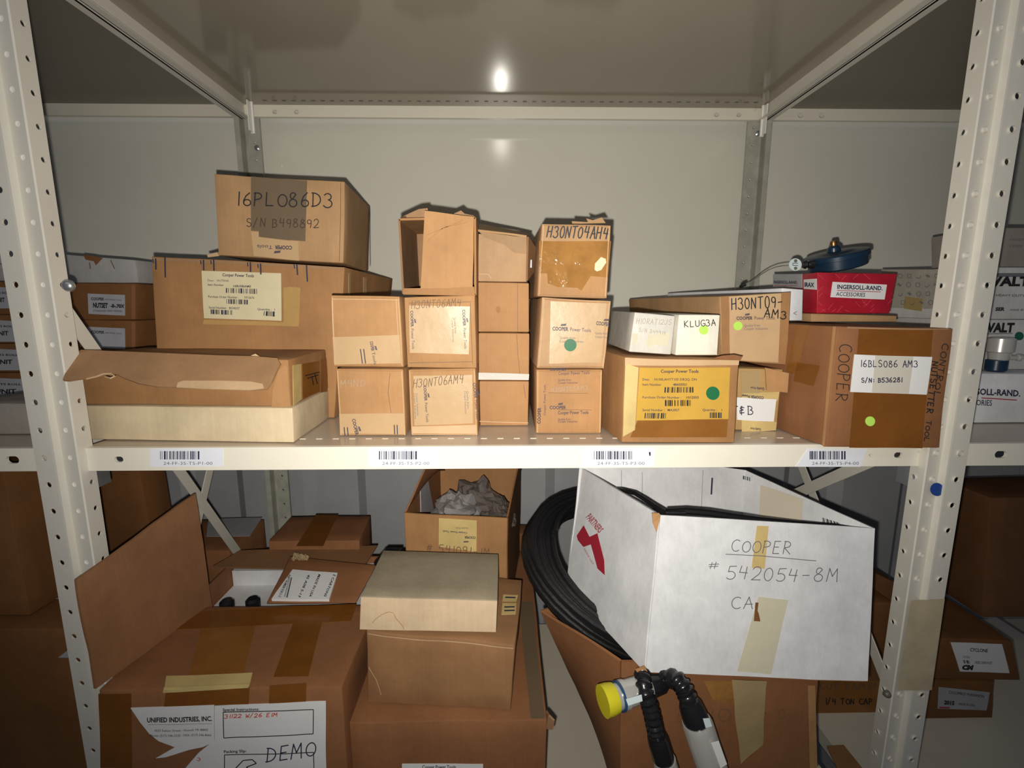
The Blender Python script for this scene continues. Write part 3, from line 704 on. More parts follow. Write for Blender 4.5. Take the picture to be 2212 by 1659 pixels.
# 7-9 second column
f3 = kbox('small kraft carton at the foot of the second column, hand-lettered H30NT06AM4', [(881,798),(1028,795),(1033,942),(887,942)], .705, (.0,.28), K_LIGHT, zb=ZS+.001, seed=13)
f2 = kbox('small kraft carton in the middle of the second column, hand-lettered H30NT06AM4', [(872,642),(1026,637),(1029,795),(880,794)], .703, (.0,.28), K_LIGHT, seed=14)
f2.tape([(884,660),(1015,662),(1012,764),(886,762)], TAPE_P); f3.tape([(893,812),(1020,810),(1022,914),(895,920)], TAPE_P)
f3.tape([(889,922),(1030,917),(1031,940),(890,940)], TAPE_T, label='orange-tan tape along the bottom')
f2.hand('H30NT06AM4', (889,667), (996,661), 16, 1.3, INK_B, seed=6, slant=.15); f3.hand('H30NT06AM4', (893,838), (1001,826), 18, 1.5, INK_B, seed=7, slant=.2)
logo(f2.F, (887,671), (891,754), 6, f2.root); logo(f2.F, (999,669), (1003,752), 6, f2.root)
logo(f3.F, (915,833), (921,912), 6, f3.root); logo(f3.F, (1022,827), (1029,905), 6, f3.root)
for bb, fs_ in ((f2, ((981,686,719),(976,686,738))), (f3, ((899,850,898),(894,850,905),(1008,844,882),(1003,844,893)))):
    mb = MB()
    for x, a, c_ in fs_: printed(bb.F, 'Quality from' if c_-a < 45 else 'Cooper Industries', (x, a), (x+2, c_), 4, .0014, 0, mb)
    mb.obj('printed_logo', INK_G, bb.root)
f2.slit([(884,655,1018,652),(1016,654,1020,785),(884,784,1020,780)], w=1.1)
# open-ended carton on top of the second column
f1c = [P(x, y, .703) for x, y in [(862,474),(1026,470),(1027,637),(871,634)]]
f1 = Carton('open_carton', 'kraft carton with its end torn open, on top of the second column', 'carton', None, 0, 0, K_INSIDE, seed=15, group='small kraft tool cartons in columns',
            cor=[v+Vector((0,.13,0)) for v in f1c]+[v+Vector((0,.24,0)) for v in f1c], amp=0)
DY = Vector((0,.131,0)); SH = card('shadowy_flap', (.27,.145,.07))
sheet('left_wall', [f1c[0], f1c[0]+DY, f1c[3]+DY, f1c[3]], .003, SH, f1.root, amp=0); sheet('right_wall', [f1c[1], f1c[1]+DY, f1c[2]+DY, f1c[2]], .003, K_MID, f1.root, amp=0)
sheet('bottom_wall', [f1c[3], f1c[2], f1c[2]+DY, f1c[3]+DY], .003, K_MID, f1.root, amp=0); sheet('top_wall', [f1c[0], f1c[1], f1c[1]+DY, f1c[0]+DY], .003, K_MID, f1.root, amp=0)
y0 = .700
sheet('end_flap', [P(918,456,y0), P(1024,468,y0), P(1021,620,y0), P(908,622,y0)], .003, K_LIGHT, f1.root, seed=4)
polysheet('torn_top', [P(862,474,.704), P(870,468,.72), P(905,458,.78), P(924,452,.82), P(930,470,.82), P(870,482,.72)], .003, SH, f1.root)
sheet('bottom_flap', [P(872,622,y0), P(1024,620,y0), P(1026,638,y0), P(870,634,y0)], .003, K_MID, f1.root, seed=8)
polysheet('torn_top', [P(866,470,.73), P(905,452,.73), P(924,450,.73), P(926,462,.73), P(980,462,.73), P(996,455,.73), P(1004,462,.73), P(1024,466,.73), P(1027,476,.73), P(866,480,.73)], .003, K_INSIDE, f1.root)
lines(Face(P(918,456,y0)+Vector((0,-.0016,0)), (0,-1,0)), [(924,520,958,492),(958,492,1010,480),(922,508,1000,476)], 1.2, .001).obj('crease', K_MID, f1.root)

# 10-13 narrow column
def nb(lab, Fq, **k): return Carton('small_box', lab, 'box', Fq, .761, (.0,.20), K_LIGHT, group='narrow kraft boxes in the third column', amp=.0005, **k)
g4 = nb('narrow plain kraft box at the very bottom of the third column', [(1035,823),(1143,823),(1141,922),(1037,920)], zb=ZS+.001, seed=21)
g3 = nb('narrow kraft box with shiny clear tape along its bottom, in the third column', [(1033,719),(1144,720),(1143,822),(1034,822)], seed=22)
g2 = nb('narrow plain kraft box with a small stain, third from the shelf in the third column', [(1032,609),(1143,611),(1143,718),(1033,717)], seed=23)
g3.tape([(1034,805),(1143,808),(1142,821),(1034,820)], TAPE_C, label='shiny clear tape')
disc(g2.F, 1076, 669, 5, .0006, sy=1.5).obj('stain', K_MID, g2.root)
for g, s_ in ((g4, ((1131,830,1136,860),)), (g3, ((1116,722,1119,770),(1119,770,1124,820))), (g2, ((1118,612,1118,716),))): g.slit(list(s_), w=.9)
g4.slit([(1036,910,1141,913)], m=EDGE, w=2)
g1 = Carton('open_small_box', 'narrow kraft box with crushed open top, topmost in the third column', 'box', [(1033,504),(1138,510),(1138,609),(1033,608)], .761, (.004,.19), card('kraft_dull', (.46,.29,.16)), group='narrow kraft boxes in the third column', amp=.001, seed=24)
sheet('top_flap', [P(1033,498,.758), P(1138,512,.758), P(1146,508,.86), P(1036,484,.86)], .003, K_TAN, g1.root, seed=3)
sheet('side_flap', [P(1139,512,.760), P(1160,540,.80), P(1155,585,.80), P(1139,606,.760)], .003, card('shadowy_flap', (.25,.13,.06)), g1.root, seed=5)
polysheet('folded_corner', [P(1034,500,.7595), P(1137,514,.7595), P(1136,548,.7595), P(1110,545,.7595), P(1090,528,.7595), P(1048,512,.7595)], .0012, card('folded_kraft', (.37,.23,.125)), g1.root)
g1.slit([(1036,592,1055,592),(1055,592,1062,602)], m=EDGE, w=2)
b = MB(); q = P(1143,570,.775); b.box((q.x-.006, .772, q.z-.006), (q.x+.004, .79, q.z+.006)); b.obj('foam_insert', WHITEB, g1.root)

# 14-16 fourth column
h3 = kbox('small kraft carton at the foot of the fourth column, printed with slanted flag marks', [(1157,797),(1303,799),(1299,939),(1156,938)], .713, (.004,.25), K_LIGHT, zb=ZS+.001, seed=31)
h2 = kbox('small kraft carton wrapped in printed paper tape with a dark green dot, fourth column middle', [(1170,641),(1321,650),(1306,798),(1158,796)], .710, (-.004,.25), card('kraft_wrapped', (.49,.305,.165)), seed=32, amp=.002)
h1 = kbox('small kraft carton under glossy amber tape, hand-lettered H30NT04AH4, top of the fourth column', [(1169,482),(1321,487),(1311,646),(1160,640)], .708, (-.004,.24), card('kraft_taped', (.43,.26,.135)), seed=33)  # board tone of this taped carton alone
h2.tape([(1190,650),(1310,655),(1298,785),(1186,786)], TAPE_P)
logo(h2.F, (1193,714), (1276,718), 8, h2.root); logo(h2.F, (1287,702), (1316,706), 8, h2.root, tail=None)
mb = MB(); printed(h2.F, 'Quality from', (1209,732), (1243,733), 5, .0014, 0, mb); printed(h2.F, 'Cooper Industries', (1208,740), (1260,741), 5, .0014, 0, mb); printed(h2.F, 'Quality from', (1285,722), (1312,724), 5, .0014, 0, mb); printed(h2.F, 'Cooper Ind', (1285,730), (1311,732), 5, .0014, 0, mb); mb.obj('printed_text', INK_G, h2.root)
h2.dot(1232,746,13.5, GREEN, label='dark green round sticker')
h1.poly([(1164,520),(1320,522),(1312,600),(1276,597),(1256,628),(1246,622),(1205,620),(1184,612),(1182,590),(1166,590)], TAPE_A, name='amber_tape', label='glossy wrinkled amber tape')
h1.poly([(1164,590),(1182,588),(1184,614),(1204,620),(1250,625),(1276,598),(1312,600),(1309,640),(1162,634)], K_LIGHT, name='pale_panel', off=.0003)
h1.hand('H30NT04AH4', (1180,511), (1312,517), 24, 2.8, seed=9, slant=.12)
h1.poly([(1285,570),(1298,556),(1308,560),(1309,568),(1298,584),(1289,587),(1284,583)], LAB_C, name='sticker_remnant', off=.001, label='torn cream sticker remnant')
polysheet('torn_top', [P(1235,478,.75), P(1270,480,.75), P(1266,472,.75), P(1280,476,.75), P(1300,470,.75), P(1308,482,.75), P(1236,484,.75)], .002, K_TAN, h1.root)
logo(h3.F, (1186,883), (1222,883), 7, h3.root, tail=None); mb = MB(); printed(h3.F, 'Cooper Power Tools', (1204,894), (1271,894), 7, .0014, .01, mb); printed(h3.F, 'Cooper Power Tools', (1206,809), (1274,808), 7, .0014, .0, mb)
printed(h3.F, 'Quality from', (1204,907), (1232,907), 4.5, .0014, 0, mb); printed(h3.F, 'Cooper Industries', (1204,912), (1246,912), 4.5, .0014, 0, mb)
printed(h3.F, 'Quality from', (1205,822), (1234,822), 4.5, .0014, 0, mb); printed(h3.F, 'Cooper Industries', (1205,828), (1248,828), 4.5, .0014, 0, mb)
printed(h3.F, 'COOPER', (1187,799.5), (1223,799.5), 5, .0014, .03, mb); printed(h3.F, 'COOPER', (1166,915), (1167,880), 7, .0014, .03, mb); printed(h3.F, 'Cooper Power Tools', (1177,897), (1178,830), 5, .0014, 0, mb); mb.obj('printed_text', INK_N, h3.root)
h3.slit([(1204,885,1278,886),(1206,801,1276,801),(1184,848,1270,850)], w=.8); h3.hand('H30NT05AM3', (1190,846), (1270,842), 9, .9, INK_F, seed=10)

for bb, q in ((e1,[(717,641),(861,645),(868,790),(724,789)]),(e2,[(730,800),(868,801),(874,939),(738,937)]),(f3,[(885,802),(1025,799),(1029,938),(891,938)]),(h2,[(1175,646),(1316,655),(1302,794),(1163,792)]),(h3,[(1161,801),(1299,803),(1295,935),(1160,934)]),(h1,[(1173,487),(1316,491),(1307,642),(1165,636)])):
    for i in range(4):
        a, c_ = q[i], q[(i+1) % 4]; bb.slit([(a[0], a[1], c_[0], c_[1])], w=1.6, m=EDGE if i % 2 else K_MID, off=.0007)
# 17 carton with yellow label
yb = Carton('labelled_carton', 'glossy taped carton with a big yellow label and dark green dot, at the front edge', 'carton', [(1350,770),(1598,778),(1586,963),(1343,963)], .657, (-.030,.23), K_MID, zb=ZS+.001, seed=41, amp=.0015)
yb.label([(1382,793),(1577,795),(1572,905),(1374,909)], LAB_Y).name = 'yellow_label'; lb = yb.root.children[-1]; F_ = yb.F
mb = MB(); printed(F_, 'Cooper Power Tools', (1428,804), (1508,805), 7, .0014, .02, mb); printed(F_, 'Desc     N100LAHYT105 5/8.SQ. DN', (1388,821), (1504,822), 5, .0014, .01, mb)
printed(F_, 'Item Number', (1388,832), (1429,833), 5, .0014, .01, mb); printed(F_, '48A55021', (1454,833), (1483,833), 5, .0014, .02, mb)
printed(F_, 'Purchase Order Number :', (1388,860), (1471,861), 5, .0014, .01, mb); printed(F_, '1012553', (1482,861), (1508,861), 5, .0014, .02, mb)
printed(F_, 'Serial Number :   MA2827', (1388,888), (1467,888), 5, .0014, .01, mb); printed(F_, 'Quantity :    1', (1516,888), (1558,888), 5, .0014, .01, mb); mb.obj('printed_text', INK_N, lb)
mb = bars(F_, [(1436,836),(1498,836),(1498,848),(1435,848)], 18, .0014, 11); bars(F_, [(1436,864),(1492,864),(1492,877),(1436,877)], 14, .0014, 12, mb)
bars(F_, [(1393,892),(1442,892),(1441,904),(1392,904)], 13, .0014, 13, mb); bars(F_, [(1531,891),(1559,891),(1559,903),(1531,903)], 8, .0014, 14, mb); mb.obj('barcode', INK, lb)
yb.dot(1539,850,14.5, GREEN, label='dark green round sticker')
yb.tape([(1378,909),(1572,905),(1569,944),(1362,946)], TAPE, label='brown tape below the label')
yb.tape([(1351,784),(1380,793),(1372,930),(1346,945)], TAPE_Y, label='pale glossy tape at the left edge')
yb.tape([(1350,772),(1597,780),(1596,790),(1350,788)], TAPE_T); polysheet('torn_edge', [P(1560,768,.66), P(1585,766,.66), P(1603,770,.66), P(1598,780,.66), P(1540,774,.66)], .002, K_BROWN, yb.root)
# 18-19 white boxes on it
w1 = Carton('white_box', 'small white box with faint pencil writing and glue stains, left one on the yellow-labelled carton', 'box', [(1370,674),(1459,682),(1450,767),(1358,761)], .680, (.004,.17), card('aged_white_board', (.60,.58,.53), .5), seed=43, amp=.0006, group='white boxes on the yellow-labelled carton')
w2 = Carton('white_box', 'small white box hand-lettered KLUG3A with a lime dot, right one on the yellow-labelled carton', 'box', [(1466,679),(1557,680),(1551,768),(1459,768)], .680, (-.002,.17), card('bright_white_board', (.78,.74,.64), .5), seed=44, amp=.0005, group='white boxes on the yellow-labelled carton')
w1.hand('H10RAT12JS', (1373,699), (1449,702), 11, 1.1, INK_F, seed=12, slant=.15); w1.hand('S/N B44414', (1379,716), (1436,724), 8, .9, INK_F, seed=13)
w1.poly([(1366,720),(1378,722),(1376,738),(1366,749)], TAPE_CY, name='glue_stain'); w1.poly([(1400,724),(1447,718),(1442,746),(1424,748),(1416,744),(1398,752),(1395,742)], TAPE_CY, name='glue_stain')
w2.hand('KLUG3A', (1478,707), (1546,703), 13, 1.6, seed=14); w2.dot(1520,713,10, LIME, label='lime green round sticker')
w2.slit([(1464,765,1548,765)], m=TAPE_CY, w=1)
# 21 T&B box, 20 on top
mm = Carton('taped_carton', 'battered carton with peeling tape and a white T&B label, under the H30NT09 carton', 'carton', [(1556,797),(1692,797),(1678,937),(1545,937)], .724, (-.01,.25), card('kraft_yellowed', (.46,.29,.12)), zb=ZS+.001, seed=45, amp=.002)
mm.tape([(1600,805),(1640,800),(1640,850),(1600,852)], CLEARP, off=.001, label='peeling clear tape'); mm.tape([(1602,850),(1684,846),(1680,866),(1602,866)], TAPE_Y); mm.tape([(1600,908),(1678,912),(1676,930),(1600,934)], TAPE_Y)
sheet('torn_flap', [P(1652,793,.719), P(1703,806,.715), P(1700,848,.716), P(1655,842,.719)], .003, K_LIGHT, mm.root, seed=9)
lb = mm.label([(1590,860),(1677,863),(1671,911),(1590,908)], LAB_W); mm.hand('T&B', (1578,896), (1624,896), 17, 1.9, INK_N, parent=lb, seed=15, off=.002)
mb = MB(); printed(mm.F, 'Quality from', (1650,838), (1620,836), 5, .0014, .02, mb); printed(mm.F, 'COOPER Power', (1648,857), (1600,853), 6, .0014, .03, mb); printed(mm.F, 'Quality from', (1642,926), (1618,923), 5, .0014, .02, mb); mb.obj('printed_text', INK_N, mm.root)
hh = Carton('handmarked_carton', 'long kraft carton hand-lettered H30NT09-AM3 with a lime dot, right of the white boxes', 'carton', [(1554,639),(1708,632),(1701,789),(1560,777)], .728, (-.045,.36), K_TAN, seed=46)
hh.hand('H30NT09-', (1579,668), (1689,664), 24, 2.3, seed=16); hh.hand('AM3', (1649,685), (1697,689), 17, 2.3, seed=17)
hh.tape([(1574,640),(1686,634),(1682,783),(1577,776)], TAPE_T, label='pale paper tape'); hh.tape([(1556,640),(1573,640),(1576,776),(1561,775)], K_MID, name='edge_strip'); hh.tape([(1687,633),(1706,632),(1699,787),(1683,785)], K_MID, name='edge_strip')
logo(hh.F, (1589,690), (1672,690), 7, hh.root); mb = MB(); printed(hh.F, 'Quality from', (1606,705), (1640,705), 5.5, .0014, 0, mb); printed(hh.F, 'Cooper Industries', (1606,712), (1657,712), 5.5, .0014, 0, mb); mb.obj('printed_text', INK_G, hh.root)
hh.dot(1593,703,9.5, LIME, label='lime green round sticker')
# 22 big brown carton right
nb_ = Carton('large_carton', 'large brown taped carton with white label 16BLS086AM3, at the right front post', 'carton', [(1808,705),(2061,709),(2030,973),(1781,971)], (.633,.626), (-.022,.27), K_BROWN, zb=ZS+.001, seed=51, amp=.0012)
nb_.tape([(1856,708),(2016,712),(1992,968),(1834,967)], TAPE_D, label='wide dark packing tape'); nb_.tape([(1800,706),(1806,706),(1780,966),(1775,962)], K_LIGHT, 'L', name='edge_strip')
lb = nb_.label([(1845,765),(2013,771),(2002,853),(1836,846)], LAB_W)
nb_.tape([(1890,767),(1972,770),(1963,851),(1882,848)], mat('label_under_tape', (.60,.57,.50), .3), off=.0012, name='tape_over_label')
nb_.hand('16BLS086 AM3', (1857,791), (1980,793), 14, 1.7, INK_N, parent=lb, seed=18, off=.002); nb_.hand('S/N: B536281', (1859,825), (1947,825), 9.5, 1.9, INK_N, parent=lb, seed=19, off=.002)
nb_.dot(1879,910,10.5, LIME, label='lime green round sticker')
nb_.hand('COOPER', (1812,742), (1804,866), 26, 1.8, INK, seed=20); nb_.hand('CONTROL', (2034,742), (2016,858), 13, 1.8, INK, seed=21); nb_.hand('NUTSETTER', (2013,780), (2001,892), 13, 2.2, INK, seed=22); nb_.hand('TOOL', (2001,908), (1995,954), 10, 1.8, INK, seed=23)
nb_.tape([(1722,702),(1748,702),(1722,812),(1700,802)], TAPE, 'L'); nb_.tape([(1725,784),(1772,790),(1758,834),(1716,824)], TAPE_D, 'L', name='dark_tape_patch', off=.001)
nb_.tape([(1830,706),(2050,709),(2048,712),(1830,710)], K_INSIDE, name='worn_edge', off=.0009)
# small things on it
p = Carton('long_white_box', 'long flat white box behind the carton lettered H30NT09', 'box', [(1690,622),(1736,625),(1734,697),(1690,697)], .775, (-.075,.33), WHITEB, zb=nb_.ztop+.004, seed=52, amp=.0004)
p.hand('<', (1711,697-83+6), (1719,620), 8, 1.2, INK_G, seed=3) if False else p.hand('<', (1713,681), (1722,681), 9, 1.2, INK_G, seed=3)
thin = Carton('thin_box', 'thin plain kraft box under the red accessories box', 'box', [(1752,677),(1938,682),(1938,698),(1752,696)], .775, (.0,.15), K_TAN, zb=nb_.ztop+.002, seed=53, amp=.0003)
rb = Carton('red_box', 'bright red accessories box with a white name label, on top of the large brown carton', 'box', [(1765,588),(1939,591),(1922,681),(1764,676)], .80, (.012,.135), RED, zb=thin.ztop+.001, seed=54, amp=.0004)
lb = rb.label([(1798,609),(1915,615),(1910,647),(1793,642)], LAB_W); mb = MB(); F_ = rb.F
printed(F_, 'INGERSOLL-RAND.', (1807,624), (1905,627), 9, .0014, .03, mb); printed(F_, 'ACCESSORIES', (1804,639), (1867,641), 8.5, .0014, .01, mb, .1); mb.obj('printed_text', INK_N, lb)
lines(F_, [(1807,627.5,1901,630.5)], 1.3, .0014).obj('red_rule', MAROON, lb)
mb = MB(); rnd = random.Random(5)
for i in range(46):
    x = rnd.uniform(1770,1925); y = rnd.uniform(592,675); a = rnd.choice([.8,-.8])+rnd.uniform(-.1,.1); l = rnd.uniform(4,10)
    if y > 604 and y < 650 and x > 1785 and x < 1922: continue
    lines(F_, [(x-l*math.cos(a), min(674,max(592,y-l*math.sin(a))), x+l*math.cos(a), min(674,max(592,y+l*math.sin(a))))], .7, .0006, mb)
mb.obj('printed_hatching', PINKL, rb.root)
lb = rb.label([(1671,592),(1733,592),(1733,622),(1671,621)], LAB_G, 'L', name='grey_end_panel'); mb = printed(rb.L, 'INGERSOLL-RAND.', (1673,612), (1724,613), 6, .0014, .03); mb.obj('printed_text', INK_N, lb); lines(rb.L, [(1675,616,1724,617)], 1.0, .0014).obj('red_rule', MAROON, lb)
lb = rb.label([(1737,604),(1764,602),(1764,626),(1737,624)], LAB_W, 'L'); printed(rb.L, 'IRAX', (1739,619), (1760,620), 9, .0014, .04).obj('printed_text', INK_N, lb)
# dark blue balancer reel
RZ = rb.ztop; rc = P(1812, 572, .87); rt = thing('cable_reel', (rc.x, .87, RZ), 'dark blue round spring reel with a brass knob, lying on the red box', 'reel')
ax = Vector((-.24, -.10, 1)).normalized(); c0 = Vector((rc.x, .872, RZ+.0125))
b = MB(); b.lathe(c0, ax, [(0,.036),(.002,.044),(.004,.0455),(.018,.0455),(.019,.049),(.026,.049),(.028,.0475),(.029,.044),(.029,.030),(.031,.026),(.032,.012)], 48); b.obj('housing', NAVY, rt, smooth=30)
b = MB(); b.lathe(c0+ax*.031+Vector((-.005,0,0)), ax, [(0,.011),(.006,.010),(.010,.006)], 20); b.obj('hub', NAVY, rt, smooth=30)
b = MB(); b.lathe(c0+ax*.039+Vector((-.005,0,0)), ax, [(0,.0055),(.006,.006),(.010,.0045)], 14); b.obj('knob', BRASS, rt, smooth=30)
b = MB(); q0 = P(1756,571,.86); q1 = P(1733,572,.86); b.tube([q0, q0.lerp(q1,.3), q0.lerp(q1,.5), q0.lerp(q1,.7), q1], .006, 14, lambda i: [.008,.007,.005,.0075,.005][i]); b.obj('cable_stop', BLKPL, rt, smooth=40)
tg = Face(P(1717,572,.858), (0,-1,.1)); b = disc(tg, 1717, 572, 13.5, .0018); o = b.obj('round_tag', TAGM, rt); o['label'] = 'pale round tag with two screws'
mb = disc(tg, 1717, 564, 3.6, .0026, 12); mb2 = disc(tg, 1717, 580, 3.6, .0026, 12); mb.add(mb2.v, mb2.f); mb.obj('screw', DARKST, rt)
lines(tg, [(1711,569,1722,569),(1711,574,1722,574),(1711,569,1711,574)], 1.2, .0024).obj('printed_mark', INK_N, rt)
o = patch(Face(P(1857,562,.83), (0,-1,.1)), [(1852,556),(1862,555),(1862,566),(1852,567)], .001, 2).obj('silver_plate', TAGM, rt)
wp = [(1704,573),(1690,574),(1675,577),(1660,583),(1645,592),(1632,602),(1622,610),(1612,616)]
b = MB(); b.tube([P(x, y, .862+.02*i/7) for i, (x, y) in enumerate(wp)], .0011, 6); b.obj('wire', DARKST, rt)
b = MB(); b.tube([P(1610,614,.88), P(1604,616,.88), P(1600,620,.885)], .0035, 8); b.obj('wire_hook', BLKPL, rt)

# ================================================================ LEFT BAY STACKS
def lbx(nm, lab, Fq, Y, back, m, cat='box', grp=None, **k): return Carton(nm, lab, cat, Fq, Y, back, m, group=grp, **k)
ya = .95; gA = 'stacked brown boxes in the left bay'  # kraft and label colours are darkened here to hold the bay's shade
rows = [(612,692),(692,760),(760,815),(815,871)]
ord_ = ['topmost', 'second from the top', 'second from the shelf', 'lowest']
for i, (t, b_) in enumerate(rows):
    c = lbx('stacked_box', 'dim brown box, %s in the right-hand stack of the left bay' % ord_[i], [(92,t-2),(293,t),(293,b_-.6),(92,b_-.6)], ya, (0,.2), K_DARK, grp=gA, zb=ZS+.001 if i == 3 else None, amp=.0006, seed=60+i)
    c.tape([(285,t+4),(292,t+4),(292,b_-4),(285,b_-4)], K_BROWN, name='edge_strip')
    if i < 3:
        l0 = t+22 if i == 0 else t+14; lb = c.label([(190,l0),(270,l0+3),(271,min(b_-3,l0+48)),(192,min(b_-4,l0+44))], LAB_G)
        mb = MB(); printed(c.F, 'COOPER', (198,l0+14), (226,l0+15), 6, .0014, .03, mb); printed(c.F, 'INDUSTRIAL TOOLS', (228,l0+14), (264,l0+16), 3, .0014, 0, mb)
        if i == 0:
            printed(c.F, 'NUTSET', (202,l0+30), (234,l0+31), 10, .0014, .05, mb); printed(c.F, '-B-.70X', (240,l0+30), (270,l0+31), 7, .0014, .05, mb); printed(c.F, 'STANDARD PART MODEL', (202,l0+39), (266,l0+40), 4, .0014, 0, mb)
        mb.obj('printed_text', INK, lb)
rows = [(608,680),(680,742),(742,805),(805,871)]
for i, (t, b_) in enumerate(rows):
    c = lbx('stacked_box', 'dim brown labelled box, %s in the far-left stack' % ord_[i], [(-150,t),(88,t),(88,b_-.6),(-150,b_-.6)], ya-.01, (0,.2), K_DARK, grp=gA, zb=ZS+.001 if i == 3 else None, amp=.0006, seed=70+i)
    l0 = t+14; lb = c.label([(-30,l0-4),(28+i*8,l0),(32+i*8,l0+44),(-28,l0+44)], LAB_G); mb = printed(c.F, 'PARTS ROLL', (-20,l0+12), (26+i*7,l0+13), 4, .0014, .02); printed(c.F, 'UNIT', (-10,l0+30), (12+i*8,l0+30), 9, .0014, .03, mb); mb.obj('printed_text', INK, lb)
c = lbx('white_carton', 'dim white carton with a torn rim on the right-hand stack in the left bay', [(92,545),(292,561),(298,611),(92,609)], ya, (0,.2), card('shaded_white_board', (.38,.365,.36)), amp=.001, seed=80)  # white board darkened, the bay's shade is put into its colour
c.poly([(180,550),(205,553),(222,557),(207,572),(203,564),(185,560)], K_DARK, name='torn_patch'); lines(c.F, [(194,566,196,580),(240,562,248,580)], 2, .001).obj('crease', INK_B, c.root)
c = lbx('white_carton', 'dim white carton with small print on the far-left stack in the left bay', [(-150,545),(88,545),(88,607),(-150,607)], ya-.01, (0,.2), MATS['shaded_white_board'], amp=.0006, seed=81); mb = printed(c.F, 'HANDLE', (-20,572), (30,572), 5, .0014, .02); printed(c.F, 'TOOL KIT No 4', (-20,584), (40,584), 5, .0014, 0, mb); mb.obj('printed_text', INK_G, c.root)
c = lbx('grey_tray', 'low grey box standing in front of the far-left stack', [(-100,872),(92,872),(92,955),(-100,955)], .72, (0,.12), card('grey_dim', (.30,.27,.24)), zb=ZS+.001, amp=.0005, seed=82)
# ================================================================ RIGHT BAY
ig = lbx('white_tool_box', 'white accessories box with maroon underline, lowest in the right bay stack', [(2100,806),(2560,812),(2560,924),(2092,923)], .765, (0,.2), WHITEB, zb=ZS+.001, amp=.0004, seed=90, grp='white tool boxes in the right bay')
mb = printed(ig.F, 'INGERSOLL-RAND.', (2058,849), (2202,856), 13, .0014, .03); printed(ig.F, 'ACCESSORIES', (2060,873), (2141,876), 12, .0014, .01, mb); mb.obj('printed_text', INK_N, ig.root); lines(ig.F, [(2118,859,2195,864)], 2, .0014).obj('red_rule', MAROON, ig.root)
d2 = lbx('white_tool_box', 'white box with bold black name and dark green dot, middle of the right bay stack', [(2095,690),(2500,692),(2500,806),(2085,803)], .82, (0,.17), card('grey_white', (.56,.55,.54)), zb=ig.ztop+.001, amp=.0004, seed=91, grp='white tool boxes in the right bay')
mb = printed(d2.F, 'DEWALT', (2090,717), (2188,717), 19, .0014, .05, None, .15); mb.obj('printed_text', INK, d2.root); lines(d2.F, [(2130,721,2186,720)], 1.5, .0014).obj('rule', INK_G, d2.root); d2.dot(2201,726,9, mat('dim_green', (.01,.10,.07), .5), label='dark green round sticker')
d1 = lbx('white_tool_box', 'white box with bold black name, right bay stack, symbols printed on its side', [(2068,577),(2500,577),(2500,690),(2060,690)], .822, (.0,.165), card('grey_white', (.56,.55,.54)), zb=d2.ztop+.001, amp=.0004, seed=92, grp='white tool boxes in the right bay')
mb = printed(d1.F, 'DEWALT', (2080,617), (2222,617), 19, .0014, .05, None, .15); printed(d1.F, 'HEAVY DUTY', (2150,640), (2212,641), 5, .0014, 0, mb); printed(d1.F, 'SER', (2148,671), (2168,671), 7, .0014, .05, mb, .2); printed(d1.F, 'metal drill', (2180,671), (2215,671), 5, .0014, 0, mb); mb.obj('printed_text', INK, d1.root)
b = MB(); lines(d1.F, [(2150,594,2212,594)], 8, .0012, b); b.obj('dark_band', INK_G, d1.root)
lb = d1.label([(1905,582),(2052,582),(2052,668),(1905,664)], card('grey_side', (.36,.33,.29)), 'L', name='side_panel')
mb = MB(); rnd = random.Random(8)
for j in range(4):
    for i in range(7):
        x = 1946+i*20-(j % 2)*2+8*(j == 3); y = 596+j*19; k = (i*3+j*5) % 4
        if k == 0: pts = [(x+5*math.cos(a*.785), y+5*math.sin(a*.785)) for a in range(9)]; lines(d1.L, [(*pts[q], *pts[q+1]) for q in range(8)], 1.1, .0016, mb)
        elif k == 1: lines(d1.L, [(x-5,y,x+5,y),(x,y-4,x,y+4),(x-4,y-3,x+4,y+3)], 1.4, .0016, mb)
        elif k == 2: lines(d1.L, [(x-5,y+2,x-2,y+5),(x-2,y+5,x+3,y+4),(x+3,y+4,x+5,y-1)], 1.2, .0016, mb)
        else: lines(d1.L, [(x-4,y-4,x+4,y-4),(x+4,y-4,x+4,y+4),(x+4,y+4,x-4,y+4),(x-4,y+4,x-4,y-4)], 1.1, .0016, mb)
mb.obj('printed_symbols', INK_G, lb); patch(d1.L, [(1956,640),(1995,645),(1992,672),(1953,666)], .0014, 2).obj('yellow_tape', mat('dull_yellow', (.34,.25,.10), .5), lb)
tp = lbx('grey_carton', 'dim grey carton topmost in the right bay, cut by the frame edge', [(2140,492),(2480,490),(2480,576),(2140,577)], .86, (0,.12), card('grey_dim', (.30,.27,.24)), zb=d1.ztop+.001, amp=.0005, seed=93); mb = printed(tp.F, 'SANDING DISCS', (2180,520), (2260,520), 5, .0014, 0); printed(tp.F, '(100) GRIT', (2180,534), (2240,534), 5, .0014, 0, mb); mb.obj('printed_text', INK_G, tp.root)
# chrome coupling on the accessories box
q = P(2150, 800, .79); ct = thing('chrome_coupling', (q.x, .79, ig.ztop), 'chrome cylinder with dark blue base and side stub, standing on the white accessories box', 'tool'); zt_ = ig.ztop
b = MB(); b.lathe((q.x, .79, zt_+.001), (0,0,1), [(0,.010),(.004,.0145),(.020,.0145),(.022,.011)], 24); b.obj('base', NAVY, ct, smooth=30)
b = MB(); b.lathe((q.x+.002, .79, zt_+.022), (0,0,1), [(0,.013),(.012,.015),(.014,.018),(.036,.018),(.038,.014)], 24); b.obj('barrel', CHROME, ct, smooth=30)
b = MB(); b.lathe((q.x+.012, .786, zt_+.026), (1,-.05,0), [(0,.004),(.016,.004),(.017,.006),(.022,.006)], 14); b.obj('stub', CHROME, ct, smooth=30)
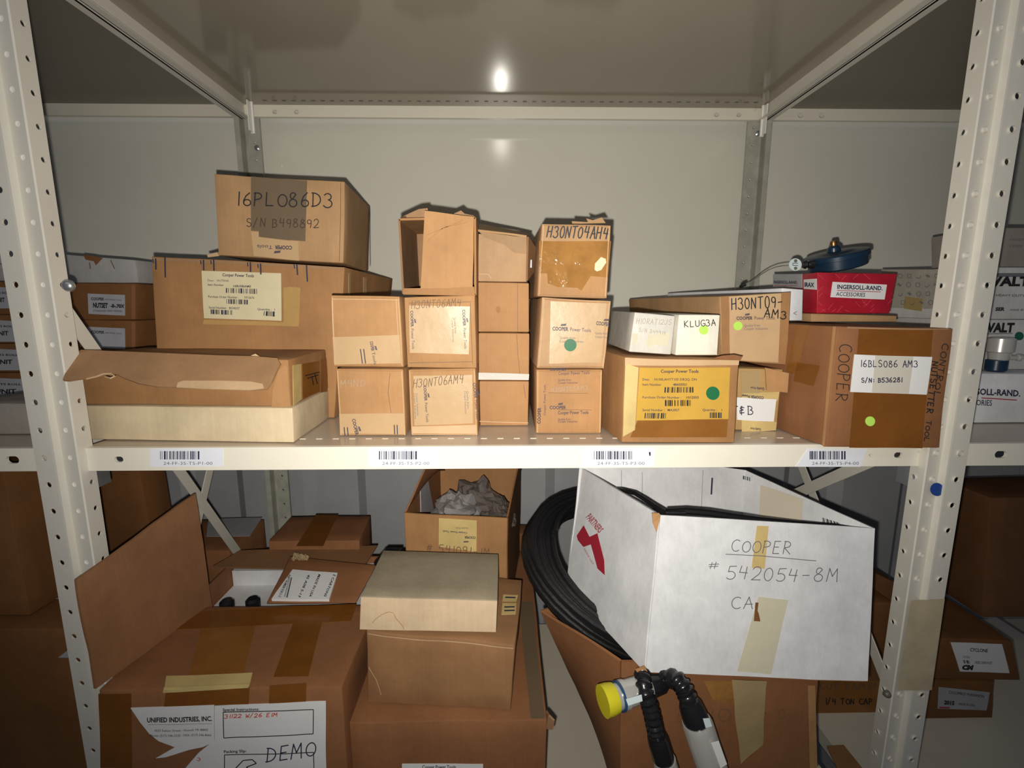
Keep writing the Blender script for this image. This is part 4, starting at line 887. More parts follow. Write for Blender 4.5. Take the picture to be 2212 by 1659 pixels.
# tangled black cord seen left of the right post
ct = thing('coiled_wire', P(2036,700,.69), 'short tangled black wire hanging against the right front post', 'wire'); b = MB()
pts = []
for i in range(60):
    t = i/59; a = t*14; pts.append(P(2036+9*math.cos(a)-6*t, 592+105*t+6*math.sin(a), .69+.004*math.cos(a*.7)))
b.tube(pts, .0019, 6); b.obj('strand', BLKPL, ct, smooth=True)

# ================================================================ LOWER SHELF
# -- a: big taped carton with raised flap
za = CZ-.533
A = [P(212,1492,.60), P(738,1470,.60)]; A[0].z = za; A[1].z = za
ab = Carton('open_large_carton', 'large brown carton with a raised side flap and a torn white shipping label, lower left', 'carton', None, 0, 0, K_BROWN,
            cor=[A[0], A[1], Vector((A[1].x, .60, ZL+.001)), Vector((A[0].x+.005, .60, ZL+.001)), Vector((A[0].x-.002, .79, za)), Vector((A[1].x+.0, .79, za)), Vector((A[1].x+.0, .79, ZL+.001)), Vector((A[0].x, .79, ZL+.001))], seed=101, amp=.0015, rnd=.004)
R0 = ab.root; X0, X1 = A[0].x, A[1].x+.0
# rear half of the carton stays open: three walls, inner floor of foam
sheet('rear_wall', [Vector((X0,.955,za)), Vector((X1,.955,za)), Vector((X1,.955,ZL)), Vector((X0,.955,ZL))], .004, K_BROWN, R0, seed=2)
sheet('side_wall', [Vector((X0,.79,za)), Vector((X0,.955,za)), Vector((X0,.955,ZL)), Vector((X0,.79,ZL))], .004, K_BROWN, R0, seed=3)
sheet('side_wall', [Vector((X1,.79,za)), Vector((X1,.955,za)), Vector((X1,.955,ZL)), Vector((X1,.79,ZL))], .004, K_BROWN, R0, seed=4)
q1 = PZ(205,1490,za+.001); q2 = Vector((X0-.004, .80, za+.001))
sheet('raised_flap', [P(165,1252,.602), P(421,1066,.80), Vector((-.534,.80,za-.012)), q1], .004, card('flap_brown', (.29,.14,.066)), R0, seed=7, amp=.003, n=12)
rw = za+.0
sheet('rear_flap', [PZ(815,1180,za+.012), PZ(520,1190,za+.012), PZ(460,1226,za+.002), PZ(782,1232,za+.002)], .004, card('flap_dark', (.22,.11,.05)), R0, seed=9)
ab.tape([(445,1320),(560,1312),(525,1462),(405,1470)], TAPE, 'T'); ab.tape([(645,1316),(705,1314),(665,1462),(590,1464)], TAPE_D, 'T'); ab.tape([(352,1325),(770,1305),(758,1342),(335,1362)], TAPE_D, 'T', off=.0009, label='dark tape along the inner edge')
ab.tape([(360,1492),(540,1484),(538,1528),(356,1530)], TAPE_D); ab.tape([(582,1482),(660,1476),(660,1528),(582,1526)], TAPE_D)
ab.tape([(214,1500),(285,1498),(285,1659),(217,1659)], TAPE_D, label='dark corner tape')
ab.tape([(360,1462),(546,1456),(540,1484),(356,1492)], TAPE_Y, 'T', name='peeled_patch', off=.0013); patch(ab.F, [(356,1478+6),(540,1472+6),(538,1486),(354,1496)], .001).obj('peeled_patch', TAPE_Y, R0)
lbo = poly_patch(ab.F, [(284,1529),(465,1522),(465,1600),(440,1612),(410,1618),(360,1633),(338,1636),(380,1612),(345,1600),(325,1585),(305,1560)], .0009).obj('torn_shipping_label', LAB_W, R0)
lb2 = poly_patch(ab.F, [(466,1524),(703,1514),(705,1700),(380,1700),(400,1659),(430,1625),(466,1596)], .0009).obj('shipping_label', LAB_W, R0); lb2['label'] = 'white shipping label with boxes and a hand-lettered DEMO'
mb = printed(ab.F, 'UNIFIED INDUSTRIES, INC.', (321,1559), (461,1555), 10, .0014, .03); printed(ab.F, '1033 Sutton Street - Howell, MI 48843', (337,1579), (452,1577), 5, .0014, 0, mb); printed(ab.F, 'Phone: (517) 546-3220 - FAX: (517) 546-8666', (327,1590), (459,1588), 5, .0014, 0, mb); mb.obj('printed_text', INK, lbo)
lines(ab.F, [(323,1564,461,1561)], 1.2, .0013).obj('rule', INK_F, lbo)
mb = lines(ab.F, [(485,1537,677,1532),(677,1532,677,1583),(677,1583,486,1592),(486,1592,485,1537),(487,1628,678,1622),(678,1622,680,1700),(487,1628,488,1700)], 1.8, .0014); printed(ab.F, 'Special Instructions:', (484,1535), (562,1533), 6, .0014, .02, mb); printed(ab.F, 'Packing Slip:', (486,1624), (535,1622), 6, .0014, .02, mb)
lines(ab.F, [(510,1659,528,1640),(528,1640,548,1638),(548,1638,557,1646),(557,1646,535,1655),(535,1655,545,1662)], 2.2, .0014, mb); mb.obj('printed_form', INK, lb2)
ab.hand('(3)1122 W/26 EIM'.replace('(', '').replace(')', ''), (488,1550), (600,1546), 8, 1.5, INK_R, parent=lb2, seed=31, slant=.2); ab.hand('DEMO', (578,1642), (682,1630), 30, 2.4, INK_N, parent=lb2, seed=32, slant=.2)
ab.hand('3', (428,1640), (436,1640), 6, 1.2, INK_R, parent=lb2, seed=33)
# foam tray with two knobs in the opening
ft = thing('foam_tray', Vector((-.38,.87,za-.07)), 'white moulded tray holding two dark knobs, inside the open lower left carton', 'tray')
b = MB(); b.box((X0+.004,.80,za-.07), (X1-.006,.95,za-.045)); b.box((X0+.004,.925,za-.045), (X1-.006,.95,za-.012)); b.obj('tray', WHITEB, ft)
for (kx, ky) in ((490,1300),(546,1296)):
    q = P(kx, ky, .84); b = MB(); b.lathe((q.x, q.y, q.z-.05), (0,0,1), [(0,.010),(.022,.010),(.024,.013),(.05,.013),(.054,.009)], 20)
    tag(b.obj('knob', BLKPL, None, smooth=30), 'dark round knob standing in the white tray, %s of the two' % ('left' if kx < 500 else 'right'), 'knob', 'knobs in the white tray')
    b = MB(); b.lathe((q.x, q.y, q.z-.022), (0,0,1), [(0,.0135),(.003,.0135)], 20); kk = [o for o in bpy.data.objects if o.name.startswith('knob')][-1]; b.obj('brass_ring', BRASS, kk)
# wrapped parcel at the right rear of that carton
pc = Carton('wrapped_parcel', 'brown parcel in clear film with a white barcode label, on the open lower left carton', 'parcel', [(560,1308),(772,1302),(776,1318),(562,1322)], 0, 0, K_BROWN,
            cor=[PZ(575,1303,za+.015), PZ(770,1303,za+.015), PZ(770,1304,za+.002), PZ(575,1304,za+.002), PZ(628,1200,za+.03), PZ(812,1222,za+.03), PZ(812,1222,za+.002), PZ(628,1200,za+.002)], seed=105, amp=.002)
lb = patch(pc.T, [(632,1235),(730,1243),(712,1300),(587,1298)], .0050, 4).obj('barcode_label', LAB_W, pc.root)
bars(pc.T, [(625,1252),(632,1253),(622,1296),(614,1294)], 3, .0056, 4).obj('barcode', INK, lb)
mb = MB()
for x, t in ((602,'PART NUMBER FOR 5-12'),(645,'45 A08 5-13'),(668,'MADE IN USA'),(700,'2 CARTONS')): printed(pc.T, t, (x+22,1246), (x,1294), 5, .0056, .02, mb)
mb.obj('printed_text', INK, lb)
b = MB(); rnd = random.Random(3)
N_ = 14; base = [PZ(636,1196,za+.033), PZ(668,1204,za+.033), PZ(664,1214,za+.033), PZ(630,1212,za+.033)]
for j in range(N_):
    for i in range(N_):
        u, v = i/(N_-1), j/(N_-1); q = (base[0]*(1-u)+base[1]*u)*(1-v)+(base[3]*(1-u)+base[2]*u)*v; b.v.append(q+Vector((0,0,rnd.uniform(0,.006))))
for j in range(N_-1):
    for i in range(N_-1): k = j*N_+i; b.f.append((k, k+1, k+N_+1, k+N_))
b.obj('plastic_film', CLEARP, pc.root)
# -- b: central tower
zb_ = CZ-.611
cb = Carton('large_carton', 'large brown carton at the bottom centre, carrying the smaller boxes', 'carton', [(752,1556),(1181,1560),(1181,1659),(752,1659)], .62, (.002,.50), K_BROWN, seed=110, cor=[Vector((P(752,1556,.62).x,.62,zb_)), Vector((P(1181,1560,.62).x,.62,zb_)), Vector((P(1181,1560,.62).x,.62,ZL+.001)), Vector((P(752,1556,.62).x,.62,ZL+.001)), Vector((P(752,1556,.62).x,1.12,zb_)), Vector((P(1181,1560,.62).x+.002,1.12,zb_)), Vector((P(1181,1560,.62).x+.002,1.12,ZL+.001)), Vector((P(752,1556,.62).x,1.12,ZL+.001))])
cb.tape([(1120,1300),(1150,1300),(1176,1552),(1146,1552)], TAPE_G, 'T'); lb = cb.label([(868,1650),(1043,1650),(1043,1720),(868,1720)], LAB_W); printed(cb.F, 'Cooper Power Tools', (912,1659), (985,1659), 7, .0014, .02).obj('printed_text', INK_N, lb)
polysheet('torn_tab', [P(1180,1535,.63), P(1186,1545,.615), P(1197,1556,.61), P(1193,1576,.61), P(1182,1574,.62)], .003, K_INSIDE, cb.root)
cc = Carton('crumpled_carton', 'creased brown carton on the bottom centre carton, under the cream box', 'carton', [(791,1362),(1112,1393),(1103,1541),(792,1517)], (.655,.636), (.018,.172), card('kraft_creased', (.30,.155,.07)), zb=zb_+.002, seed=111, amp=.003)
cc.tape([(1086,1283),(1118,1283),(1114,1298),(1084,1298)], TAPE_Y, 'T', name='printed_tape'); cc.tape([(1084,1302),(1114,1302),(1112,1328),(1082,1328)], TAPE_Y, 'T', name='printed_tape')
mb = lines(cc.T, [(1090,1290,1112,1290),(1088,1312,1110,1312),(1088,1320,1110,1320)], 3, .0012); mb.obj('printed_logo', INK_N, cc.root)
cc.slit([(795,1440,812,1468),(812,1468,822,1500)], w=1.5, m=EDGE); cc.slit([(795,1370,1108,1400)], m=EDGE, w=2)
cc.ztop = max(v.z for v in cc.c[:2])
cd = Carton('shallow_box', 'shallow cream box with a water stain, on top of the creased brown carton', 'box', [(779,1287),(1075,1296),(1072,1366),(777,1360)], .652, (.0,.135), CREAM2, seed=112, amp=.0006)
patch(cd.F, [(780,1289),(1074,1298),(1071,1365),(778,1359)], .0004, 6).obj('front_face', card('cream_face', (.66,.50,.33), .6), cd.root)
lines(cd.F, [(812,1336,826,1326),(826,1326,840,1320),(840,1320,850,1322),(850,1322,856,1334),(856,1334,870,1350),(870,1350,874,1358),(805,1345,812,1336)], 1.3, .0009).obj('water_stain', K_LIGHT, cd.root)
b = MB(); b.box((cd.c[3].x+.03, .66, cd.c[3].z-.004), (cd.c[2].x-.03, .78, cd.c[3].z-.001)); tag(b.obj('folded_paper', WHITEB), 'sheet of white paper pinched under the shallow cream box', 'paper')
# flat dark box behind the cream box
fx = Carton('flat_case', 'dark flat case edge sticking out behind the shallow cream box', 'case', None, 0, 0, BLKPL, cor=[PZ(806,1215,CZ-.45), PZ(830,1215,CZ-.45), PZ(830,1222,CZ-.47), PZ(806,1222,CZ-.47), PZ(835,1183,CZ-.45), PZ(870,1183,CZ-.45), PZ(870,1190,CZ-.47), PZ(835,1190,CZ-.47)], amp=0, seed=1)
# -- e: open printed carton behind
oc = thing('open_carton', Vector((-.09,.98,zb_)), 'open kraft carton with printed tape holding grey plastic bags, behind the cream box', 'carton')
ye = .85; TLe, TRe = P(875,1107,ye), P(1096,1130,ye); TRe.z = TLe.z-.012; BLe = Vector((TLe.x, ye, zb_+.002)); BRe = Vector((TRe.x-.002, ye, zb_+.002)); bk = Vector((.032,.25,0))
sheet('front_wall', [TLe, TRe, BRe, BLe], .0035, K_MID, oc, seed=3); up_ = Vector((0,0,.02))
sheet('right_wall', [TRe, TRe+bk+up_, BRe+bk, BRe], .0035, K_DARK, oc, seed=4); sheet('left_wall', [TLe, TLe+bk+up_*2, BLe+bk, BLe], .0035, K_BROWN, oc, seed=5); sheet('rear_wall', [TLe+bk+up_*4, TRe+bk+up_*4, BRe+bk, BLe+bk], .0035, K_MID, oc, seed=6)
sheet('left_flap', [TLe+Vector((.0,.003,0)), TLe+bk+Vector((0,0,.01)), P(960,1016,1.02), P(919,1010,.90)], .003, K_BROWN, oc, seed=5); sheet('right_flap', [TRe+Vector((0,.004,0)), TRe+bk, P(1125,1012,1.06), P(1118,1012,.93)], .003, K_DARK, oc, seed=5)
ef = Face(TLe+Vector((0,-.0018,0)), (0,-1,0), .0015, 3)
patch(ef, [(948,1118),(1030,1124),(1030,1192),(948,1180)], .0008).obj('printed_tape', TAPE_Y, oc)
mb = MB(); printed(ef, 'COOPER', (1028,1159), (1004,1157), 5, .0016, .03, mb); flag(ef, (1014,1168), (1002,1167), 3, mb, .0016); printed(ef, 'Cooper Power Tools', (1010,1149), (957,1144), 4, .0016, .02, mb); printed(ef, 'Quality from', (1012,1139), (985,1138), 3.5, .0016, 0, mb); mb.obj('printed_logo', INK_N, oc)
handwrite(ef, '# 541091-1M', (922,1190), (1058,1200), 16, 1.7, .0018, seed=5).obj('marker_writing', INK_B, oc)
lf = (TLe-TLe-bk).normalized()
patch(Face(TLe+Vector((.002,0,0)), Vector((1,-.13,0))), [(906,1040),(922,1032),(936,1105),(908,1106)], .002, 3).obj('paper_label', LAB_G, oc)
def crumple(nm, lab, cx, cy, cz, sx, sy, sz, sd, m_, par=None):
    b = MB(); n1, n2 = 16, 22; rnd = random.Random(sd)
    for j in range(n1+1):
        for i in range(n2):
            th = math.pi*j/n1; ph = 2*math.pi*i/n2; d = Vector((math.sin(th)*math.cos(ph), math.sin(th)*math.sin(ph), math.cos(th)))
            q = 1+.55*noise.noise(d*2.2+Vector((sd,0,0)))+.3*abs(noise.noise(d*5+Vector((0,sd,0))))+rnd.uniform(-.06,.06)
            b.v.append(Vector((cx+d.x*sx*q, cy+d.y*sy*q, cz+d.z*sz*q)))
    for j in range(n1):
        for i in range(n2): b.f.append((j*n2+i, j*n2+(i+1) % n2, (j+1)*n2+(i+1) % n2, (j+1)*n2+i))
    return tag(b.obj(nm, m_), lab, 'bag', 'plastic bags in the open carton')
q = P(985,1085,.93); crumple('plastic_bag', 'crumpled grey plastic bag at the left in the open kraft carton', q.x, .93, q.z-.025, .045, .05, .035, 3, mat('pale_static_bag', (.25,.235,.24), .15, bump=.6, bscale=40))
q = P(1030,1075,.97); crumple('plastic_bag', 'shiny brown-grey plastic bag peaking at the middle of the open kraft carton', q.x, .98, q.z-.02, .05, .05, .045, 8, BAGM)
q = P(1075,1095,.93); crumple('plastic_bag', 'dark grey plastic bag at the right in the open kraft carton', q.x, .94, q.z-.03, .03, .05, .03, 12, BAGM)
tl = Carton('tall_carton', 'narrow dark carton standing behind the open kraft carton', 'carton', [(1010,1150),(1144,1152),(1144,1290),(1010,1290)], 1.135, (0,.05), K_DARK, zb=ZL+.001, seed=120)
# -- rear left cartons
g1_ = Carton('rear_carton', 'brown carton with shipping papers on top, at the rear left behind the crossed braces', 'carton', None, 0, 0, K_BROWN, cor=[Vector(v) for v in ((-.83,1.02,CZ-.55),(-.625,1.02,CZ-.55),(-.625,1.02,ZL+.001),(-.83,1.02,ZL+.001),(-.83,1.18,CZ-.55),(-.625,1.18,CZ-.55),(-.625,1.18,ZL+.001),(-.83,1.18,ZL+.001))], seed=121, group='cartons at the rear of the lower shelf')
patch(g1_.T, [(450,1122),(566,1118),(540,1158),(446,1160)], .001, 3).obj('shipping_papers', LAB_G, g1_.root)
g2_ = Carton('rear_carton', 'brown carton with a dark tape band over its top, rear left lower shelf', 'carton', None, 0, 0, K_BROWN, cor=[Vector(v) for v in ((-.507,.965,CZ-.5),(-.312,.965,CZ-.5),(-.312,.965,ZL+.001),(-.507,.965,ZL+.001),(-.512,1.087,CZ-.5),(-.322,1.087,CZ-.5),(-.322,1.087,ZL+.001),(-.512,1.087,ZL+.001))], seed=122, group='cartons at the rear of the lower shelf')
g2_.tape([(682,1112),(730,1113),(698,1180),(640,1180)], TAPE_D, 'T')
# -- left bay lower cartons
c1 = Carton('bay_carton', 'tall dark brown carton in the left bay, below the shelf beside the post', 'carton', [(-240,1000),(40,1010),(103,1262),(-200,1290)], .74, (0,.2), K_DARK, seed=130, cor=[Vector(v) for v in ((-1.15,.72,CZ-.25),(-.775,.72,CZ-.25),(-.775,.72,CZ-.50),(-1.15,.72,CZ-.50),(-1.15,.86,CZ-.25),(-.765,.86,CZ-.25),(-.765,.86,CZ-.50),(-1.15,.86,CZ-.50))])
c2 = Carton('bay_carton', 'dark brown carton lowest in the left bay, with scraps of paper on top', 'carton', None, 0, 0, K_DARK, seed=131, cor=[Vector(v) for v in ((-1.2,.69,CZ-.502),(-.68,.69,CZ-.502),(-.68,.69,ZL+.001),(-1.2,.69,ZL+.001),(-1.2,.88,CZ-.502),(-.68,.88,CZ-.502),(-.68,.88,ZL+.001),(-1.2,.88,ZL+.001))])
for (a, lab) in ((((68,1294),(138,1252),(147,1293)), 'grey scrap of paper lying on the left bay carton behind the post'), (((126,1420),(163,1392),(166,1421)), 'small grey scrap of paper low in the left bay, touching the post')):
    if a[0][1] < 1300: o = polysheet('paper_scrap', [PZ(x, y, CZ-.5) for x, y in a], .001, LAB_G, None)
    else: o = polysheet('paper_scrap', [P(x, y, .684) for x, y in a], .001, LAB_G, None)
    tag(o, lab, 'paper', 'scraps of paper')
c3 = Carton('bay_carton', 'dark brown carton deep in the left bay, seen past the front left post', 'carton', None, 0, 0, K_DARK, seed=132, cor=[Vector(v) for v in ((-.99,.94,CZ-.24),(-.745,.94,CZ-.24),(-.715,.94,ZL+.001),(-.99,.94,ZL+.001),(-.99,1.01,CZ-.24),(-.745,1.01,CZ-.24),(-.715,1.01,ZL+.001),(-.99,1.01,ZL+.001))])
# -- k: brown carton with the hose
zk = CZ-.513
kb = thing('deep_carton', Vector((.32,.70,ZL)), 'splayed brown carton under the white box, holding the black hose', 'carton')
kFL, kFR = P(1340,1430,.62), P(1760,1470,.62); kFL.z = zk; kFR.z = zk
fl_b, fr_b = Vector((kFL.x+.012,.62,ZL+.002)), Vector((kFR.x+.02,.62,ZL+.002)); kBL = PZ(1168,1318,zk); kBLb = Vector((.215,.76,ZL+.002)); kBR = Vector((kFR.x,.93,zk)); kBRb = Vector((kFR.x,.93,ZL+.002))
sheet('front_wall', [kFL, kFR, fr_b, fl_b], .004, K_BROWN, kb, seed=3, n=12); sheet('left_wall', [kBL, kFL, fl_b, kBLb], .004, K_BROWN, kb, seed=4, n=12)
sheet('right_wall', [kFR, kBR, kBRb, fr_b], .004, K_BROWN, kb, seed=5); sheet('rear_wall', [kBL, kBR, kBRb, kBLb], .004, K_BROWN, kb, seed=6)
kf = Face(kFL+Vector((0,-.0024,0)), (fr_b-fl_b).cross(kFL-fl_b), .0015, 3)
if kf.n.y > 0: kf.n = -kf.n
patch(kf, [(1520,1470),(1590,1470),(1590,1520),(1540,1512)], .001).obj('glossy_tape', TAPE_A, kb)
handwrite(kf, '5 10', (1462,1558), (1580,1556), 26, 1.8, .002, seed=41).obj('marker_writing', INK_B, kb); handwrite(kf, '- 0', (1640,1545), (1695,1550), 20, 1.8, .002, seed=42).obj('marker_writing', INK_B, kb)
patch(kf, [(1745,1480),(1760,1480),(1764,1659),(1748,1659)], .001).obj('edge_strip', K_LIGHT, kb)
sheet('hanging_tape', [P(1582,1468,.598), P(1656,1472,.598), P(1650,1610,.606), P(1600,1650,.606)], .0006, CLEARP, kb, seed=14, amp=.006, n=14)
b = MB()
# hose coil
hc = thing('hose_coil', Vector((.27,.78,CZ-.6)), 'thick coil of black rubber hose stuffed between the brown carton and the white box', 'hose')
b = MB(); rnd = random.Random(4)
U1 = Vector((-.205,-.01,.055)); U2 = Vector((-.0,-.135,-.075)); cen = Vector((.262,.815,CZ-.490)); nn = U1.cross(U2).normalized()
if nn.z < 0: nn = -nn
pts = []; loops = 24
for i in range(loops*40):
    t = i/40; a = 2*math.pi*t; l = int(t); f_ = t-l
    def pr(l): r_ = random.Random(l*7+1); return (1+((l % 6)-3)*.040+r_.uniform(-.012,.012), (l//6)*.013-.022+r_.uniform(-.003,.003))
    s0, h0 = pr(l); s1, h1_ = pr(l+1); s_ = s0*(1-f_)+s1*f_; h_ = h0*(1-f_)+h1_*f_
    pts.append(cen+(U1*math.cos(a)+U2*math.sin(a))*s_+nn*h_)
b.tube(pts, .0062, 8); b.obj('hose', BLACK, hc, smooth=True)
# -- i: white box
wb = thing('open_white_carton', P(1640,1460,.59), 'large open white carton tilted back, hand-lettered COOPER 542054-8M', 'carton')
wTL, wTR, wBR, wBL = P(1426,1112,.640), P(1888,1141,.640), P(1871,1470,.585), P(1394,1450,.585); wk = Vector((-.080,.215,-.010))
sheet('front_wall', [wTL, wTR, wBR, wBL], .005, WHITEB, wb, seed=3, amp=.001, n=12)
sheet('left_wall', [wTL+wk+Vector((0,0,.008)), wTL, wBL, wBL+wk], .005, WHITEB, wb, seed=3, amp=.001, n=12)
sheet('right_wall', [wTR, wTR+wk+Vector((0,0,.022)), wBR+wk, wBR], .005, WHITEB, wb, seed=3, amp=.001)
sheet('rear_wall', [wTL+wk+Vector((0,0,.045)), wTR+wk+Vector((0,0,.022)), wBR+wk, wBL+wk], .005, WHITEB, wb, seed=3, amp=.001)
sheet('bottom_panel', [wBL, wBR, wBR+wk, wBL+wk], .005, K_BROWN, wb, seed=3, amp=.001)
wn = (wTR-wTL).cross(wBL-wTL).normalized()
if wn.y > 0: wn = -wn
wf = Face(wTL+wn*.0026, wn, .001, 3)
handwrite(wf, 'COOPER', (1578,1190), (1706,1198), 26, 1.8, .0012, seed=51, slant=.12).obj('marker_writing', INK_G, wb)
lines(wf, [(1566,1197,1640,1200),(1640,1200,1762,1212)], 1.5, .0012).obj('underline', INK_G, wb)
handwrite(wf, '# 542054-8M', (1530,1228), (1808,1262), 27, 1.8, .0012, seed=52, slant=.12).obj('marker_writing', INK_G, wb) if False else None
handwrite(wf, '#', (1530,1229), (1552,1229), 16, 1.6, .0012, seed=50).obj('marker_writing', INK_G, wb)
handwrite(wf, '542054-8M', (1566,1250), (1808,1258), 28, 1.8, .0012, seed=52, slant=.12).obj('marker_writing', INK_G, wb)
handwrite(wf, 'CA', (1578,1315), (1626,1315), 25, 1.8, .0012, seed=53, slant=.1).obj('marker_writing', INK_G, wb)
patch(wf, [(1635,1136),(1660,1137),(1651,1228),(1623,1226)], .0007).obj('yellowed_tape', TAPE_Y, wb)
patch(wf, [(1638,1288),(1703,1296),(1665,1456),(1592,1450)], .0006).obj('clear_tape', TAPE_CY, wb)
poly_patch(wf, [(1632,1301),(1638,1301),(1636,1318),(1639,1326),(1642,1342),(1628,1341)], .001).obj('torn_spot', K_DARK, wb)
lines(wf, [(1690,1415,1750,1428),(1750,1428,1800,1440),(1800,1440,1826,1460)], 2.0, .0004).obj('crease', LAB_G, wb)
polysheet('torn_corner', [P(1408,1108,.635), P(1424,1108,.634), P(1426,1118,.634), P(1418,1150,.630), P(1410,1130,.634)], .002, K_LIGHT, wb)
polysheet('torn_corner', [P(1372,1446,.583), P(1392,1438,.581), P(1400,1452,.580), P(1380,1455,.582)], .002, K_LIGHT, wb)
ln = (wTL+wk-wTL).cross(wBL-wTL).normalized()
if ln.x > 0: ln = -ln
lf_ = Face(wTL+ln*.0026, ln, .001, 3)
poly_patch(lf_, [(1262,1135),(1275,1160),(1292,1152),(1306,1210),(1307,1242),(1292,1228),(1278,1176),(1262,1182),(1250,1168),(1247,1158)], .0010).obj('red_emblem', MAROON, wb)
mb = printed(lf_, 'PARTNERS', (1266,1118), (1296,1152), 14, .0010, .03); mb.obj('printed_name', mat('faded_maroon', (.40,.10,.12), .5), wb); printed(lf_, 'industrial supply', (1262,1186), (1282,1220), 5, .0010).obj('printed_name', MATS['faded_maroon'], wb)
# inner faces: seam, tape and barcode
rn = (wk+Vector((0,0,.022))).cross(wBR-wTR).normalized()
if rn.x > 0: rn = -rn
ri = Face(wTR+rn*.0048, rn, .001, 3)
patch(ri, [(1643,1048),(1735,1078),(1732,1130),(1640,1125)], .0007).obj('inner_tape', mat('inner_beige_tape', (.62,.55,.44), .4), wb)
bars(ri, [(1778,1118),(1815,1130),(1820,1137),(1780,1136)], 10, .0012, 3).obj('barcode', INK, wb); bars(ri, [(1600,1026),(1622,1032),(1622,1040),(1600,1034)], 8, .0012, 4).obj('barcode', INK, wb)
rq = wTL+wk+Vector((0,0,.045)); rv = (wTR+wk+Vector((0,0,.022))-rq).cross(wBL+wk-rq).normalized(); rv = -rv if rv.y > 0 else rv
rr = Face(rq+rv*.006, rv, 0, 3); lines(rr, [(1538,1032,1536,1068)], 3.5, .001).obj('ink_mark', INK_N, wb)
lines(rr, [(1387,1020,1387,1100),(1342,1015,1342,1062),(1518,1015,1514,1110)], 1.6, .001).obj('crease', LAB_G, wb)
# dark cable inside and loop over the rim
cbx = thing('black_cable', P(1400,1100,.66), 'black cable looping over the rim of the large open white carton', 'cable')
b = MB(); b.tube([P(x, y, yy) for x, y, yy in ((1326,1056,.80),(1345,1058,.76),(1372,1066,.72),(1395,1080,.70),(1415,1094,.68),(1434,1106,.66),(1445,1112,.655))], .0035, 8); b.tube([P(x, y, yy) for x, y, yy in ((1326,1058,.80),(1350,1074,.76),(1380,1090,.72),(1404,1102,.68),(1440,1108,.655),(1480,1108,.655))], .0035, 8)
b.tube([P(x, y, .66+.0*x) for x, y in ((1440,1106),(1480,1104),(1530,1108),(1580,1116),(1640,1124),(1720,1132),(1800,1138),(1860,1146))], .0052, 8); b.obj('cable', BLACK, cbx, smooth=True)
b = MB(); b.box((wBL.x-.02, .60, wBL.z+.02), (wBL.x-.019, .601, wBL.z+.021))
# -- tools hanging under the white box
def corr(pts, r, n=40, rib=.0014):
    """ribbed conduit through points"""
    P_ = [Vector(p) for p in pts]; out = []
    for i in range(n+1):
        t = i/n*(len(P_)-1); k = min(int(t), len(P_)-2); f_ = t-k; p0 = P_[max(k-1,0)]; p1 = P_[k]; p2 = P_[k+1]; p3 = P_[min(k+2, len(P_)-1)]
        out.append(.5*((2*p1)+(p2-p0)*f_+(2*p0-5*p1+4*p2-p3)*f_*f_+(3*p1-p0-3*p2+p3)*f_**3))
    b = MB(); b.tube(out, r, 14, lambda i: r+(rib if i % 4 in (1, 2) else -rib)); return b
def rod(a, c, prof, n=24):
    a = Vector(a); c = Vector(c); L = (c-a).length; b = MB(); b.lathe(a, c-a, [(d*L, r) for d, r in prof], n); return b
t1 = thing('cable_connector', P(1360,1500,.565), 'chrome cable connector with a yellow plastic cap, sticking out under the white carton', 'connector')
cA, cB = P(1302,1515,.556), P(1425,1476,.582)
rod(cA, cA.lerp(cB,.20), [(0,.020),(.5,.020),(1,.0185)]).obj('yellow_cap', YEL, t1, smooth=30)
rod(cA.lerp(cB,.2), cA.lerp(cB,.80), [(0,.0165),(.12,.0165),(.13,.0188),(.3,.0188),(.31,.0172),(.9,.0172),(1,.015)]).obj('barrel', CHROME, t1, smooth=30)
rod(cA.lerp(cB,.8), cB.lerp(cA,-.1), [(0,.0155),(.8,.0135),(1,.010)]).obj('boot', BLKPL, t1, smooth=30)
rod(cA.lerp(cB,.265), cA.lerp(cB,.30), [(0,.0192),(1,.0192)]).obj('blue_ring', mat('blue_ring_plastic', (.02,.07,.16), .3), t1, smooth=30)
patch(Face(P(1372,1507,.545), (-.2,-1,.2)), [(1352,1510),(1386,1500),(1388,1514),(1357,1524)], .0005, 2).obj('silver_label', TAGM, t1)
t2 = thing('cable_plug', P(1420,1580,.56), 'black ribbed cable ending in a silver plug, left one of the pair', 'plug', 'ribbed cables hanging below the white carton')
corr([P(1388,1455,.585), P(1392,1490,.560), P(1405,1530,.555), P(1414,1570,.553), P(1420,1600,.551)], .0105, 46).obj('ribbed_boot', BLKPL, t2, smooth=50)
rod(P(1418,1588,.551), P(1436,1648,.548), [(0,.0125),(.2,.014),(.8,.0145),(1,.013)]).obj('collar', BLKPL, t2, smooth=30)
rod(P(1435,1640,.548), P(1452,1720,.545), [(0,.0150),(.3,.0165),(1,.0165)]).obj('plug_body', CHROME, t2, smooth=30)
t3 = thing('cable_plug', P(1530,1620,.56), 'black ribbed cable ending in a long silver handle with pale stickers, the right one', 'plug', 'ribbed cables hanging below the white carton')
corr([P(1436,1462,.585), P(1462,1470,.568), P(1478,1490,.560), P(1488,1515,.556), P(1494,1528,.555)], .0115, 34).obj('ribbed_boot', BLKPL, t3, smooth=50)
rod(P(1488,1514,.556), P(1506,1562,.553), [(0,.0125),(.2,.0155),(.8,.0175),(1,.0175)]).obj('collar', BLKPL, t3, smooth=30)
rod(P(1504,1556,.553), P(1548,1690,.548), [(0,.0188),(.05,.0205),(1,.0205)], 32).obj('handle', CHROME, t3, smooth=30)
sf = Face(P(1525,1590,.531), (.12,-1,.12))
